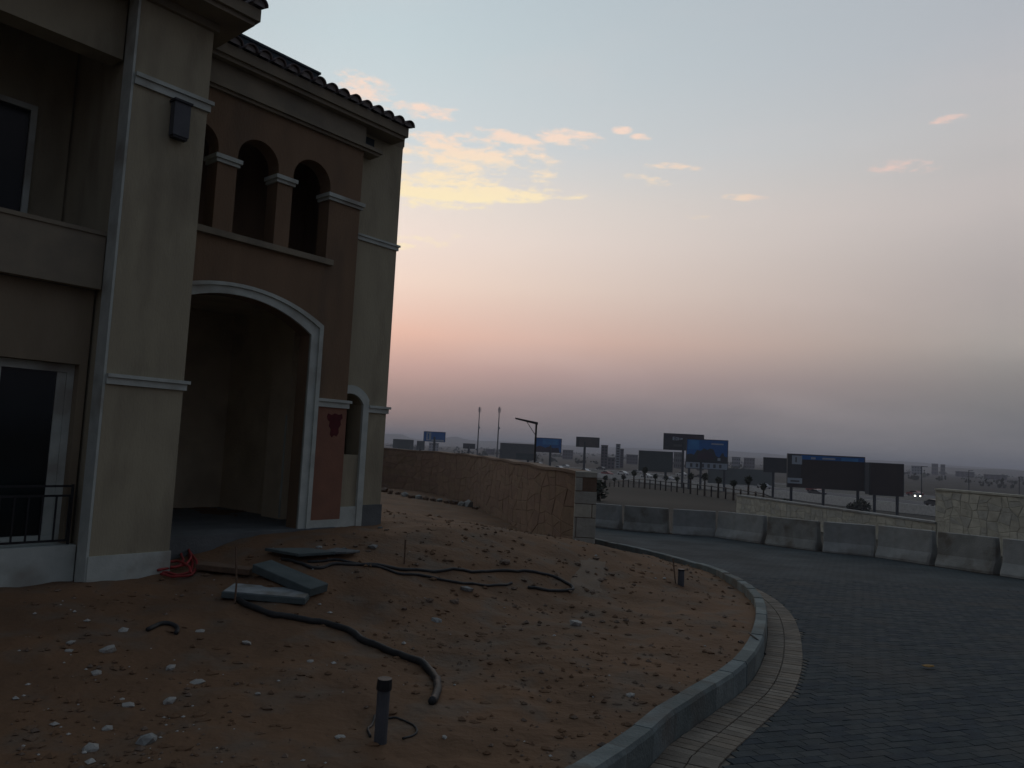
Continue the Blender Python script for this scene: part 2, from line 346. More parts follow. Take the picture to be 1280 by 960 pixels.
# ------------------------------------------------------------------ road, kerb, paving
BAR_PX = [(722, 656), (778, 662), (838, 667), (897, 671), (959, 680), (1027, 689), (1098, 696), (1172, 707), (1253, 719)]
bp_ = [at_slope(px, py, -.22) for px, py in BAR_PX]
dlast = (bp_[-1] - bp_[-2]); bp_ += [bp_[-1] + dlast * 1.0, bp_[-1] + dlast * 2.0]
def road_z(y): return slope_z(y) - .22
def build_road():
    right = [Vector((-12, 56, 0)), Vector((-4, 51, 0)), Vector((0, 44, 0))] + [Vector((p.x + .8, p.y + 1.0, 0)) for p in bp_] + [Vector((17, 6, 0)), Vector((20, -8, 0))]
    right = resample(catmull(right, 6)[::-1], .25); left = [Vector((p.x, p.y, 0)) for p in KC]
    n = 150; vs = []; w = 14
    def samp(L, f): i = f * (len(L) - 1); k = int(i); return L[k].lerp(L[min(k + 1, len(L) - 1)], i - k)
    for i in range(n + 1):
        a, b = samp(left, i / n), samp(right, i / n)
        for j in range(w + 1): p = a.lerp(b, j / w); vs.append((p.x, p.y, road_z(p.y)))
    # follow the kerb closely: left edge has every point of the kerb in it
    mb = MB(); mb.add(vs, [(i * (w + 1) + j, i * (w + 1) + j + 1, (i + 1) * (w + 1) + j + 1, (i + 1) * (w + 1) + j) for i in range(n) for j in range(w)])
    return mb.build('road', m_road_brick, kind='structure', label='curving road of dark grey block paving')
def brick_mat():
    m = bpy.data.materials.new('dark_block_paving'); m.use_nodes = True; n, l = m.node_tree.nodes, m.node_tree.links; b = n['Principled BSDF']
    b.inputs['Roughness'].default_value = .85
    t = n.new('ShaderNodeTexCoord'); mp_ = n.new('ShaderNodeMapping'); mp_.inputs['Rotation'].default_value = (0, 0, -.35); l.new(t.outputs['Object'], mp_.inputs[0])
    k = n.new('ShaderNodeTexBrick'); k.inputs['Scale'].default_value = 1; k.inputs['Brick Width'].default_value = .21; k.inputs['Row Height'].default_value = .105; k.inputs['Mortar Size'].default_value = .006
    k.inputs['Color1'].default_value = (.044, .056, .061, 1); k.inputs['Color2'].default_value = (.060, .070, .072, 1); k.inputs['Mortar'].default_value = (.02, .023, .025, 1); b.inputs['Specular IOR Level'].default_value = .12
    l.new(mp_.outputs[0], k.inputs[0])
    a = n.new('ShaderNodeTexNoise'); a.inputs['Scale'].default_value = .8; a.inputs['Detail'].default_value = 7; l.new(t.outputs['Object'], a.inputs['Vector'])
    r = n.new('ShaderNodeMapRange'); r.inputs[1].default_value = .35; r.inputs[2].default_value = .7; r.inputs[3].default_value = .7; r.inputs[4].default_value = 1.25; l.new(a.outputs[0], r.inputs[0])
    x = n.new('ShaderNodeMix'); x.data_type = 'RGBA'; x.blend_type = 'MULTIPLY'; x.inputs[0].default_value = 1; l.new(k.outputs[0], x.inputs[6]); l.new(r.outputs[0], x.inputs[7]); l.new(x.outputs[2], b.inputs['Base Color'])
    bp = n.new('ShaderNodeBump'); bp.inputs['Strength'].default_value = .4; bp.inputs['Distance'].default_value = .01; bp.invert = True; l.new(k.outputs[1], bp.inputs['Height']); l.new(bp.outputs[0], b.inputs['Normal'])
    return m
m_road_brick = brick_mat()
road = build_road()
PROT = .35
def in_view(x, y, z, mg=20):
    v = Vector((x, y, z - EYE)); d = v.dot(fw)
    if d < .5: return False
    px = 640 + FPX * v.dot(rt) / d; py = 480 - FPX * v.dot(up) / d
    return -mg < px < 1280 + mg and -mg < py < 960 + mg
def paver_meshes(mats, L, Wd, Hh=.05):
    out = []
    for k, mm in enumerate(mats):
        for q in range(2):
            j = lambda: R_.uniform(-.002, .002)
            mb = MB(); a, b = L / 2 - .0022, Wd / 2 - .0022
            lo = [(-a + j(), -b + j()), (a + j(), -b + j()), (a + j(), b + j()), (-a + j(), b + j())]
            vs = [(x, y, -Hh) for x, y in lo] + [(x, y, -.006) for x, y in lo] + [(x * .985, y * .965, R_.uniform(-.001, .001)) for x, y in lo]
            fs = [(i, (i + 1) % 4, 4 + (i + 1) % 4, 4 + i) for i in range(4)] + [(4 + i, 4 + (i + 1) % 4, 8 + (i + 1) % 4, 8 + i) for i in range(4)] + [(8, 9, 10, 11)]
            mb.add(vs, fs); out.append(mb.mesh('paver', mm))
    return out
GUT = .36                                     # width of the beige strip beside the kerb
def lay_pavers():
    cands = []
    c, s = math.cos(PROT), math.sin(PROT)
    L, Wd = .21, .105
    for j in range(-20, 190):
        for i in range(-15, 75):
            lx, ly = i * L + (L / 2 if j % 2 else 0), j * Wd
            x, y = lx * c - ly * s, lx * s + ly * c
            if not (2.5 < y < 16.5): continue
            z = road_z(y)
            if not in_view(x, y, z, 420): continue
            if kerb_dist(x, y) < .465: continue
            cands.append((math.hypot(x, y), x, y, z, PROT))
    return cands
def put(cands, meshes, parent, zoff, limit, stuff_name, slope_rot=True, name='paver'):
    cands.sort(); sl = math.atan(-GR)
    for d, x, y, z, rz in cands[:limit]:
        o = inst(R_.choice(meshes), name, parent, (x, y, z + zoff + R_.uniform(-.0018, .0018)), (0, 0, 0))
        q = Matrix.Rotation(sl + R_.uniform(-.005, .005), 4, 'X') @ Matrix.Rotation(rz + R_.uniform(-.01, .01), 4, 'Z')
        o.rotation_euler = q.to_euler()
    if len(cands) > limit:
        mb = MB(); mats = []
        for me in meshes:
            if me.materials[0] not in mats: mats.append(me.materials[0])
        for d, x, y, z, rz in cands[limit:]:
            me = R_.choice(meshes); q = Matrix.Translation((x, y, z + zoff + R_.uniform(-.0018, .0018))) @ Matrix.Rotation(sl, 4, 'X') @ Matrix.Rotation(rz + R_.uniform(-.01, .01), 4, 'Z')
            mb.add([q @ v.co for v in me.vertices], [tuple(p.vertices) for p in me.polygons], mats.index(me.materials[0]))
        mb.build(stuff_name, mats, parent, kind='stuff')
put(lay_pavers(), paver_meshes(PAV, .21, .105), road, .012, 290, 'paver_field')
gut = MB(); cc = [p for p in KC if p.y > -4]
nrm = []
for i, p in enumerate(cc):
    d = (cc[min(i + 1, len(cc) - 1)] - cc[max(i - 1, 0)]).normalized(); nrm.append(Vector((d.y, -d.x, 0)))
gv = []
for p, nn in zip(cc, nrm):
    for w in (.1, .16 + GUT + .02): q = p + nn * w; gv.append((q.x, q.y, road_z(q.y) + .004))
gut.add(gv, [(2 * i, 2 * i + 1, 2 * i + 3, 2 * i + 2) for i in range(len(cc) - 1)])
gutter = gut.build('gutter_paving', mat('gutter_bed', (.15, .128, .10), (.10, .088, .07), scale=5, bump=.4), kind='structure', label='strip of beige block paving along the kerb')
fine = resample(KC, .106); gc = []
for i in range(1, len(fine) - 1):
    p = fine[i]; d = (fine[i + 1] - fine[i - 1]).normalized(); nn = Vector((d.y, -d.x, 0)); an = math.atan2(nn.y, nn.x)
    if not 2 < p.y < 16: continue
    for w in (.182, .392):
        q = p + nn * w
        if in_view(q.x, q.y, road_z(q.y), 300): gc.append((math.hypot(q.x, q.y), q.x, q.y, road_z(q.y), an))
put(gc, paver_meshes(BPAV, .205, .100), gutter, .021, 290, 'paver_field')
# kerb stones
kerb = empty('kerb', (0, 0, 0), kind='structure', label='grey concrete kerb curving round the sand')
ks = resample(KC, .5)
for i in range(len(ks) - 1):
    a, b = ks[i], ks[i + 1]
    if a.y < 1.5 or a.y > 46: continue
    d = b - a; L = d.length; mid = (a + b) / 2; mb = MB(); h = .012
    prof = [(-.075, -.42), (.075, -.42), (.075, -.02 - h), (.06, -.0), (-.065, 0.0), (-.075, -.012)]
    jj = R_.uniform(-.008, .008)
    mb.prism([(y_, z_ + jj) for y_, z_ in prof], 'x', -L / 2 - .012, L / 2 + .004 )
    sl = (slope_z(b.y) - slope_z(a.y)) / L
    o = mb.build('kerb_stone', R_.choice(m_kerbs), kerb)
    q = Matrix.Rotation(math.atan2(d.y, d.x), 4, 'Z') @ Matrix.Rotation(-math.atan(sl), 4, 'Y') @ Matrix.Rotation(math.pi, 4, 'Z')
    o.matrix_local = Matrix.Translation((mid.x, mid.y, slope_z(mid.y) + .03)) @ q @ Matrix.Rotation(R_.uniform(-.01, .01), 4, 'Z')

# ------------------------------------------------------------------ the villa (x along the front, y into it)
villa = empty('villa', (AX, AY, 0), TH, label='unfinished two storey villa with brown and beige render, arches and tiled roof', cat='villa')
def P(name, m, f, **k):
    mb = MB(); f(mb); return mb.build(name, m, villa, **k)
def arc_pts(x0, x1, zs, zc, n=18):
    """segmental arch from (x0,zs) over the crown zc to (x1,zs)"""
    c = (x0 + x1) / 2; h = (x1 - x0) / 2; r = zc - zs
    if abs(r - h) < 1e-3: return [(c - h * math.cos(math.pi * i / n), zs + h * math.sin(math.pi * i / n)) for i in range(n + 1)]
    rad = (h * h + r * r) / (2 * r); cz = zc - rad; th = math.asin(min(1, h / rad))
    return [(c + rad * math.sin(-th + 2 * th * i / n), cz + rad * math.cos(-th + 2 * th * i / n)) for i in range(n + 1)]
# corner tower front with its side strip
P('pilaster', m_beige, lambda b: b.box(0, .92, 0, 6.5, .27, 7.0))
P('corner_strip', m_white, lambda b: b.box(-.03, -.002, .0, .27, -.3, 7.0))
P('plinth', m_white, lambda b: b.box(-.012, .935, -.02, 1.0, -.4, .272), label='pale plinth under the corner pilaster')
def mould(b, x0, x1, y, z, d=.06, h=.11):
    b.box(x0, x1 + d * .5, y - d * .55, y + .1, z - h, z - h * .35); b.box(x0, x1 + d, y - d, y + .1, z - h * .35 + .001, z)
P('moulding', m_white, lambda b: mould(b, .0, .92, 0, 2.36, .06, .12))
P('moulding', m_white, lambda b: mould(b, .0, .92, 0, 5.97, .06, .14))
# left bay: sill wall, window wall, parapet, balcony
P('sill_wall', m_white, lambda b: b.box(-7, -.034, .30, .9, -.5, .37))
wx0, wx1, wz1 = -1.95, -.12, 2.46
P('wall', m_tan, lambda b: b.wall([[(-7, .371), (wx0, .371), (wx0, wz1), (wx1, wz1), (wx1, .371), (-.034, .371), (-.034, 3.36), (-7, 3.36)]], .47, .9))
P('parapet', m_olive, lambda b: (b.box(-7, -.034, .29, .42, 3.361, 4.0), b.box(-7, -.036, .27, .44, 4.001, 4.05)))
P('balcony_floor', m_conc2, lambda b: b.box(-7, -.036, .421, 2.0, 3.361, 3.5))
P('upper_wall', m_beige, lambda b: b.box(-7, -.034, 1.8, 2.0, 3.5, 7.0))
P('lintel', m_beige, lambda b: b.box(-7, -.036, .3, .6, 6.2, 7.0))
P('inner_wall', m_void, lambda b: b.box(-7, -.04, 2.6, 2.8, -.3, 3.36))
P('ground_slab', m_conc2, lambda b: b.box(-7, -.04, .9, 2.6, 0, .36))
bw = P('balcony_door', m_white, lambda b: [b.box(x0, x1, 1.74, 1.8, 3.5, 5.75) for x0, x1 in ((-.52, -.45), (-1.15, -1.08), (-1.78, -1.71))] + [b.box(-1.78, -.45, 1.741, 1.8, 5.75, 5.82)])
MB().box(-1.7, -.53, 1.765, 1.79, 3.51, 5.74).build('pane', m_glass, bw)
# big window
win = P('window', m_white, lambda b: [b.box(x0, x1, .60, .68, .371, wz1 - .002) for x0, x1 in ((wx0 + .002, wx0 + .09), (wx1 - .08, wx1 - .002))] + [b.box(wx0 + .09, wx1 - .08, .601, .679, wz1 - .10, wz1 - .003), b.box(wx0 + .09, wx1 - .08, .601, .679, .371, .46)], label='white framed sliding window behind a low black railing')
for x0, x1 in ((wx0 + .092, -1.0), (-.90, wx1 - .082)):
    pass
MB().box(-.955, -.875, .595, .66, .462, wz1 - .102).build('frame', m_white, win)
MB().box(-.30, -.202, .615, .66, .462, wz1 - .102).build('frame', m_white, win)
MB().box(-.872, -.302, .63, .64, .462, wz1 - .102).build('pane', m_glass, win)
MB().box(wx0 + .092, -.957, .64, .65, .462, wz1 - .102).build('pane', m_glass, win)
# railing
rail = empty('railing', (0, 0, 0)); rail.parent = villa
for z in (.42, .93, 1.04): MB().box(-1.95, -.09, .375, .40, z - .012, z + .012).build('rail', m_black, rail)
rb = MB().box(-.009, .009, -.009, .009, .431, .918).mesh('bar', m_black)
for i in range(14): inst(rb, 'bar', rail, (-.115 - i * .14, .387, 0))
MB().box(-.104, -.085, .37, .404, .372, 1.06).build('post', m_black, rail)
# brown porch front with the wide arch and the three arches above
FT = .80
a_in = arc_pts(.78, 3.27, 3.33, 3.72); a_out = arc_pts(.60, 3.47, 3.50, 3.88)
outline = [(.60, -.3), (.78, -.3)] + a_in + [(3.27, -.3), (4.06, -.3), (4.06, 6.62), (.60, 6.62)]
holes = []
for x0, x1 in ((.93, 1.53), (1.83, 2.50), (2.76, 3.45)):
    r = (x1 - x0) / 2; holes.append([(x1, 4.58), (x1, 5.74)] + arc_pts(x0, x1, 5.74, 5.74 + r, 14)[::-1][1:-1] + [(x0, 5.74), (x0, 4.58)])
P('front_wall', m_brown, lambda b: b.wall([outline] + holes, FT, FT + .28), label='brown rendered wall with a wide arch below three narrow arches')
P('arch_moulding', m_white, lambda b: (b.band([(.78, .1)] + a_in + [(3.27, .1)], [(.64, .1)] + arc_pts(.64, 3.42, 3.46, 3.85) + [(3.42, .1)], FT - .035, FT + .02),
   b.band([(.66, .1)] + arc_pts(.66, 3.40, 3.45, 3.83) + [(3.40, .1)], [(.60, .1)] + a_out + [(3.47, .1)], FT - .065, FT - .0351)), label='pale moulding round the wide porch arch')
P('red_panel', m_red, lambda b: b.box(3.475, 4.064, FT - .012, FT + .29, .45, 2.23), label='reddish lower panel of the porch pier')
P('moulding', m_white, lambda b: mould(b, 3.471, 4.066, FT, 2.36, .06, .13))
P('plinth', m_white, lambda b: b.box(3.472, 4.075, FT - .03, FT + .3, -.2, .449))
P('stain', mat('dark_red_paint', (.10, .014, .018), (.06, .012, .014), scale=9, bump=.2), lambda b: b.wall([[(3.68, 2.08), (3.70, 2.13), (3.77, 2.11), (3.83, 2.14), (3.91, 2.12), (3.97, 2.14), (3.99, 2.07), (3.95, 2.03), (3.96, 1.96), (3.92, 1.90), (3.93, 1.83), (3.89, 1.77), (3.84, 1.79), (3.80, 1.75), (3.76, 1.80), (3.77, 1.88), (3.73, 1.93), (3.74, 2.0), (3.70, 2.03)]], FT - .016, FT - .0125), label='dark red painted mark on the pier')
P('arcade_sill', m_olive, lambda b: b.box(.93, 3.56, FT - .07, FT + .3, 4.49, 4.579))
for x0, x1 in ((1.50, 1.86), (2.47, 2.79), (3.42, 4.10)):
    P('capital', m_white, lambda b: (b.box(x0, x1, FT - .03, FT + .29, 5.55, 5.60), b.box(x0 - .025, x1 + .025, FT - .06, FT + .30, 5.601, 5.66)))
P('porch_ceiling', m_plaster, lambda b: b.box(.921, 4.05, FT + .281, 4.6, 4.0, 4.45))
P('porch_back_wall', m_plaster, lambda b: b.box(.921, 4.9, 4.3, 4.6, -.2, 3.999))
P('porch_side_wall', m_plaster, lambda b: (b.box(3.95, 4.06, FT + .281, 2.0, -.2, 3.999), b.box(3.78, 4.06, 2.001, 2.6, -.2, 3.999), b.box(3.95, 4.06, 2.601, 4.3, -.2, 3.999)))
P('conduit', m_white, lambda b: b.tube([(3.765, 2.03, .36), (3.765, 2.03, 2.1)], .016, 6), label='thin pale pipe up the porch side wall')
P('porch_floor', m_conc2, lambda b: b.box(.93, 3.94, .72, 4.29, 0, .335))
P('loggia_back_wall', m_brown, lambda b: b.box(.921, 4.05, 2.2, 2.4, 4.451, 6.9))
P('loggia_end_wall', m_brown, lambda b: b.box(3.95, 4.055, FT + .281, 2.2, 4.451, 6.6))
# beige end bay with the small arched niche
BT = 1.0
n_in = arc_pts(3.98, 4.53, 2.33, 2.50, 10); n_out = arc_pts(3.86, 4.65, 2.42, 2.64, 10)
P('end_wall', m_beige, lambda b: b.wall([[(4.066, -.2), (5.08, -.2), (5.08, 7.0), (4.066, 7.0)], [(4.53, 1.48)] + [q for q in n_in[::-1] if q[0] > 4.09] + [(4.09, 2.47), (4.09, 1.48)]], BT, BT + .35), label='beige end wall with a small arched opening')
P('side_wall', m_beige, lambda b: (b.box(4.95, 5.08, BT + .351, 8, -.2, 7.0), b.box(4.066, 4.95, 2.6, 2.8, -.2, 6.9)))
P('niche_moulding', m_white, lambda b: b.band([q for q in n_in if q[0] > 4.08] + [(4.53, .2)], [(q[0], q[1]) for q in n_out[-len([q for q in n_in if q[0] > 4.08]):]] + [(4.65, .2)], BT - .05, BT + .01), label='pale moulding round the small arched opening')
P('moulding', m_white, lambda b: mould(b, 4.655, 5.08, BT, 2.33, .06, .12))
P('moulding', m_white, lambda b: mould(b, 4.066, 5.08, BT, 5.22, .05, .10))
P('plinth', m_white, lambda b: b.box(4.068, 4.529, BT - .03, BT + .2, -.2, .62))
P('plinth', m_conc2, lambda b: b.box(4.66, 5.10, BT - .02, BT + .2, -.2, .64), label='bare grey concrete foot of the end wall')
# cornice, fascia and soffit of the wing
P('cornice', m_olive, lambda b: (b.box(.93, 4.36, FT - .05, FT + .29, 6.555, 6.60), b.box(.93, 4.40, FT - .09, FT + .29, 6.601, 6.66)))
P('frieze', m_olive, lambda b: b.box(.93, 4.07, FT - .02, FT + .28, 6.661, 6.98))
P('eave_panel', m_darkm, lambda b: b.box(4.12, 4.42, BT - .01, BT + .05, 6.68, 6.93), label='dark panel under the eave at the wing corner')  # dark panel on the end wall, just above the cornice end
P('fascia', m_olive, lambda b: (b.box(.93, 4.82, .66, .998, 6.981, 7.04), b.box(.93, 4.86, .62, .998, 7.041, 7.20), b.box(.93, 5.09, .999, 1.4, 7.001, 7.04), b.box(.93, 5.11, .999, 1.4, 7.041, 7.20)))
P('wing_roof', m_tile, lambda b: b.add([(.93, .62, 7.201), (4.86, .62, 7.201), (5.11, 4.6, 7.9), (.93, 4.6, 7.9), (.93, 4.6, 7.2), (5.11, 4.6, 7.2), (5.11, 1.05, 7.201), (5.11, 1.05, 7.26)], [(0, 1, 7, 2, 3), (0, 3, 4), (7, 6, 5, 2), (3, 2, 5, 4), (1, 6, 7)]))
P('roof_box', m_darkm, lambda b: (b.box(.93, 3.02, .72, 1.5, 7.30, 7.44), b.box(.93, 3.05, .70, 1.52, 7.441, 7.475)), label='dark metal gutter box along the wing roof edge')
def tile_mesh():
    mb = MB(); n = 8; L = .44
    vs = []
    for y, r in ((0, .105), (L, .085)):
        for rr in (r, r - .016):
            for i in range(n + 1): a = math.pi * i / n; vs.append((rr * math.cos(a), y, rr * .9 * math.sin(a) + (0 if y == 0 else .0)))
    k = n + 1; fs = []
    for i in range(n):
        fs += [(i, i + 1, 2 * k + i + 1, 2 * k + i), (k + i + 1, k + i, 3 * k + i, 3 * k + i + 1), (i + 1, i, k + i, k + i + 1), (2 * k + i, 2 * k + i + 1, 3 * k + i + 1, 3 * k + i)]
    fs += [(0, 2 * k, 3 * k, k), (n, k + n, 3 * k + n, 2 * k + n)]
    mb.add(vs, fs); return mb.mesh('roof_tile', m_tile, smooth=False)
tm = tile_mesh()
mm_ = MB(); 
for i in range(7): pass
mort = MB().add([(.088 * math.cos(math.pi * i / 6), .03, .078 * math.sin(math.pi * i / 6)) for i in range(7)] + [(.088 * math.cos(math.pi * i / 6), .3, .078 * math.sin(math.pi * i / 6)) for i in range(7)],
   [(0, 1, 2, 3, 4, 5, 6)] + [(i, i + 7, i + 8, i + 1) for i in range(6)]).mesh('mortar_fill', m_mortar)
pitch = math.atan(.7 / 3.98)
def tiles(x0, x1, y0, z0, rows, lab):
    n = int((x1 - x0) / .235)
    for r in range(rows):
        for i in range(n + 1):
            o = inst(tm, 'roof_tile', villa, (x0 + i * .235 + R_.uniform(-.008, .008), y0 - .10 + r * .34, z0 + r * .34 * math.tan(pitch) + .012 + R_.uniform(-.006, .006)), (pitch + R_.uniform(-.02, .02), 0, R_.uniform(-.03, .03)))
            if r == 0: inst(mort, 'mortar_fill', villa, (x0 + i * .235, y0 - .08, z0 + .006), (pitch, 0, 0))
tiles(1.05, 4.84, .62, 7.20, 6, '')
# main roof eave over the corner tower and left bay
P('main_eave', m_olive, lambda b: (b.box(-7, 1.24, -.42, 6.6, 7.001, 7.06), b.box(-7, 1.29, -.47, 6.6, 7.061, 7.22)))
P('soffit_moulding', m_olive, lambda b: b.box(-7, .96, -.06, -.001, 6.90, 7.0))
P('main_roof', m_tile, lambda b: b.add([(-7, -.47, 7.221), (1.29, -.47, 7.221), (1.29, 6.6, 7.23), (-7, 6.6, 7.23), (-4, 3.0, 8.3), (-2.0, 3.0, 8.3)], [(0, 1, 5, 4), (1, 2, 5), (2, 3, 4, 5), (3, 0, 4)]))
tiles(-2.3, 1.33, -.47, 7.225, 3, '')
# wall lamp on the pilaster
lampw = empty('wall_lamp', (AX + U[0] * .55, AY + U[1] * .55, 5.35), TH, label='dark box lantern fixed high on the corner pilaster', cat='wall lamp')
MB().box(-.10, .10, -.13, -.02, 0, .42).build('lamp_body', m_pvc, lampw)
MB().box(-.115, .115, -.15, 0, .421, .45).build('lamp_cap', m_black, lampw)
MB().box(-.09, .09, -.12, -.03, -.03, -.001).build('lamp_base', m_black, lampw)

# ------------------------------------------------------------------ stone walls
def stone_wall(name, path, ztop, zbot, mats, cap, label, cell=.42, limit=290, thick=.3, capm=None, ch=None, shr=(.96, .95)):
    ch = ch or cell * .72
    """path: plan points; face pieces are irregular stones standing proud of the joint bed, on the side the camera stands"""
    w = empty(name, (path[0].x, path[0].y, 0), label=label, cat='wall'); off = Vector((path[0].x, path[0].y, 0))
    pts = resample([Vector((p.x, p.y, 0)) for p in path], .25); n = len(pts); S = [0]
    for a, b in zip(pts, pts[1:]): S.append(S[-1] + (b - a).length)
    def frm(s):
        s = min(max(s, 0), S[-1] - 1e-4); i = min(int(s / .25), n - 2); t = (s - S[i]) / (S[i + 1] - S[i])
        p = pts[i].lerp(pts[i + 1], t); d = (pts[min(i + 2, n - 1)] - pts[max(i - 1, 0)]).normalized(); nn = Vector((-d.y, d.x, 0))
        if nn.dot(-p) < 0: nn = -nn
        return p, nn
    mb = MB(); vs = []
    for s in S:
        p, nn = frm(s); zt, zb = ztop(s), zbot(s)
        for o, z in ((0, zb), (0, zt), (-thick, zt), (-thick, zb)): q = p + nn * o - off; vs.append((q.x, q.y, z))
    mb.add(vs, [(4 * i + a, 4 * i + (a + 1) % 4, 4 * i + 4 + (a + 1) % 4, 4 * i + 4 + a) for i in range(n - 1) for a in range(4)] + [(0, 1, 2, 3), (4 * n - 4, 4 * n - 1, 4 * n - 2, 4 * n - 3)])
    mb.build('core', m_joint if mats is REDST else m_joint2, w)
    if cap:
        mc_ = MB(); vs = []
        for s in S:
            p, nn = frm(s); zt = ztop(s) + .002
            for o, z in ((.05, zt), (.05, zt + .07), (-thick - .04, zt + .07), (-thick - .04, zt)): q = p + nn * o - off; vs.append((q.x, q.y, z))
        mc_.add(vs, [(4 * i + a, 4 * i + (a + 1) % 4, 4 * i + 4 + (a + 1) % 4, 4 * i + 4 + a) for i in range(n - 1) for a in range(4)] + [(0, 1, 2, 3), (4 * n - 4, 4 * n - 1, 4 * n - 2, 4 * n - 3)])
        mc_.build('coping', capm or m_conc, w)
    # irregular polygons: jittered hex-like grid of cells, each shrunk towards its centre
    g = {}
    def corner(i, j):
        if (i, j) not in g:
            g[(i, j)] = (i * cell + R_.uniform(-.32, .32) * cell, j * ch + R_.uniform(-.3, .3) * ch)
        return g[(i, j)]
    stones = []; ni = int(S[-1] / cell) + 1; nj = int(3.2 / ch) + 1
    for i in range(ni):
        for j in range(nj):
            quad = [corner(i, j), corner(i + 1, j), corner(i + 1, j + 1), corner(i, j + 1)]
            h = R_.random()
            cuts = [quad] if h < .55 else ([[quad[0], quad[1], quad[2]], [quad[0], quad[2], quad[3]]] if h < .75 else [[quad[0], quad[1], tuple((np.array(quad[1]) + quad[2]) / 2), tuple((np.array(quad[0]) + quad[3]) / 2)], [tuple((np.array(quad[0]) + quad[3]) / 2), tuple((np.array(quad[1]) + quad[2]) / 2), quad[2], quad[3]]])
            for poly in cuts:
                cx = sum(q[0] for q in poly) / len(poly); cz = sum(q[1] for q in poly) / len(poly)
                zt = ztop(cx); zb = zbot(cx)
                if cx > S[-1] - .05: continue
                poly = [(cx + (q[0] - cx) * shr[0], cz + (q[1] - cz) * shr[1]) for q in poly]
                pz = [(q[0], zt - .04 - q[1]) for q in poly]
                if min(q[1] for q in pz) < zb - .1: continue
                pz = [(q[0], min(q[1], ztop(q[0]) - .01)) for q in pz]
                p, nn = frm(cx); stones.append(((p.length), pz, cx))
    stones.sort(key=lambda q: q[0])
    rest = MB()
    for k, (dd, pz, cx) in enumerate(stones):
        pr = R_.uniform(.006, .016); nq = len(pz); vs = []; c0 = sum(q[0] for q in pz) / nq; c1 = sum(q[1] for q in pz) / nq
        for lay, sc in ((-.01, 1), (pr * .7, .97), (pr, .86)):
            for q in pz:
                s_, z_ = c0 + (q[0] - c0) * sc, c1 + (q[1] - c1) * sc
                p, nn = frm(s_); v = p + nn * (lay + R_.uniform(0, .006)) - off; vs.append((v.x, v.y, z_))
        fs = [(i, (i + 1) % nq, nq + (i + 1) % nq, nq + i) for i in range(nq)] + [(nq + i, nq + (i + 1) % nq, 2 * nq + (i + 1) % nq, 2 * nq + i) for i in range(nq)] + [tuple(range(2 * nq, 3 * nq))]
        if k < limit:
            sm = MB(); sm.add(vs, fs); sm.build('stone', R_.choice(mats), w)
        else: rest.add(vs, fs, R_.randrange(len(mats)))
    if rest.v: rest.build('stone_cladding', mats, w, kind='stuff')
    return w
lw = catmull([Vector(p + (0,)) for p in ((1.58, 17.1), (1.22, 19), (.3, 25), (-.75, 31), (-2.1, 37), (-4.6, 42.5), (-8.2, 46), (-14, 48))], 6)
stone_wall('boundary_wall', lw, lambda s: 1.20 + .02 * math.sin(s * 1.3), lambda s: -2.1, REDST, True, 'long curved boundary wall of reddish rubble stone behind the sand plot', cell=.95, ch=.36, shr=(.985, .975), capm=m_joint)
rw = [Vector((12.9, 42.5, 0)), Vector((16.45, 28.75, 0))]
stone_wall('stone_wall', rw, lambda s: -.37, lambda s: -3, STONE, True, 'low cream crazy paved stone wall behind the road barriers', cell=.46, ch=.34, thick=.35, capm=m_conc)
rw2 = [Vector((16.42, 29.0, 0)), Vector((19.5, 17, 0))]
stone_wall('stone_wall', rw2, lambda s: .90, lambda s: -2, STONE, True, 'taller stretch of cream crazy paved stone wall at the right edge', cell=.40, ch=.30, thick=.4, capm=STONE[1])
# gate pier of squared blocks
pier = empty('stone_pier', (1.76, 16.85, -.62), math.radians(-4), label='square pier of cut stone blocks at the end of the boundary wall', cat='pier')
MB().box(-.235, .235, .02, .47, -.3, 1.86).build('core', m_joint, pier)
z = -.12; k = 0
for h, cuts in ((.30, (0, .55, 1)), (.26, (0, 1)), (.44, (0, .12, 1)), (.30, (0, .8, 1)), (.28, (0, 1)), (.30, (0, .35, 1)), (.14, (0, 1))):
    for a, b in zip(cuts, cuts[1:]):
        x0, x1 = -.25 + a * .5, -.25 + b * .5
        if k == 9: k += 1; continue
        MB().box(x0 + .008, x1 - .008, R_.uniform(-.012, .008), .25, z + .008, z + h - .008).build('stone_block', R_.choice(STONE), pier, bevel=.006); k += 1
    z += h
# far-right road wall line and low kerb behind barriers
# ------------------------------------------------------------------ barriers
def barrier_mesh(L):
    prof = [(-.26, 0), (.26, 0), (.26, .08), (.13, .34), (.085, .94), (-.085, .94), (-.13, .34), (-.26, .08)]
    n = len(prof); g = .07; vs = []
    for x, ins in ((-L / 2, g), (-L / 2 + g, 0), (L / 2 - g, 0), (L / 2, g)):
        for (y, z_) in prof: vs.append((x, y * (1 - ins * 2.2), z_ - (ins * .1 if z_ > .5 else 0)))
    mb = MB(); fs = [(r * n + i, r * n + (i + 1) % n, (r + 1) * n + (i + 1) % n, (r + 1) * n + i) for r in range(3) for i in range(n)] + [tuple(range(n)), tuple(range(3 * n, 4 * n))[::-1]]
    mb.add(vs, fs); return mb
ordn = ['first', 'second', 'third', 'fourth', 'fifth', 'sixth', 'seventh', 'eighth', 'ninth', 'tenth', 'eleventh']
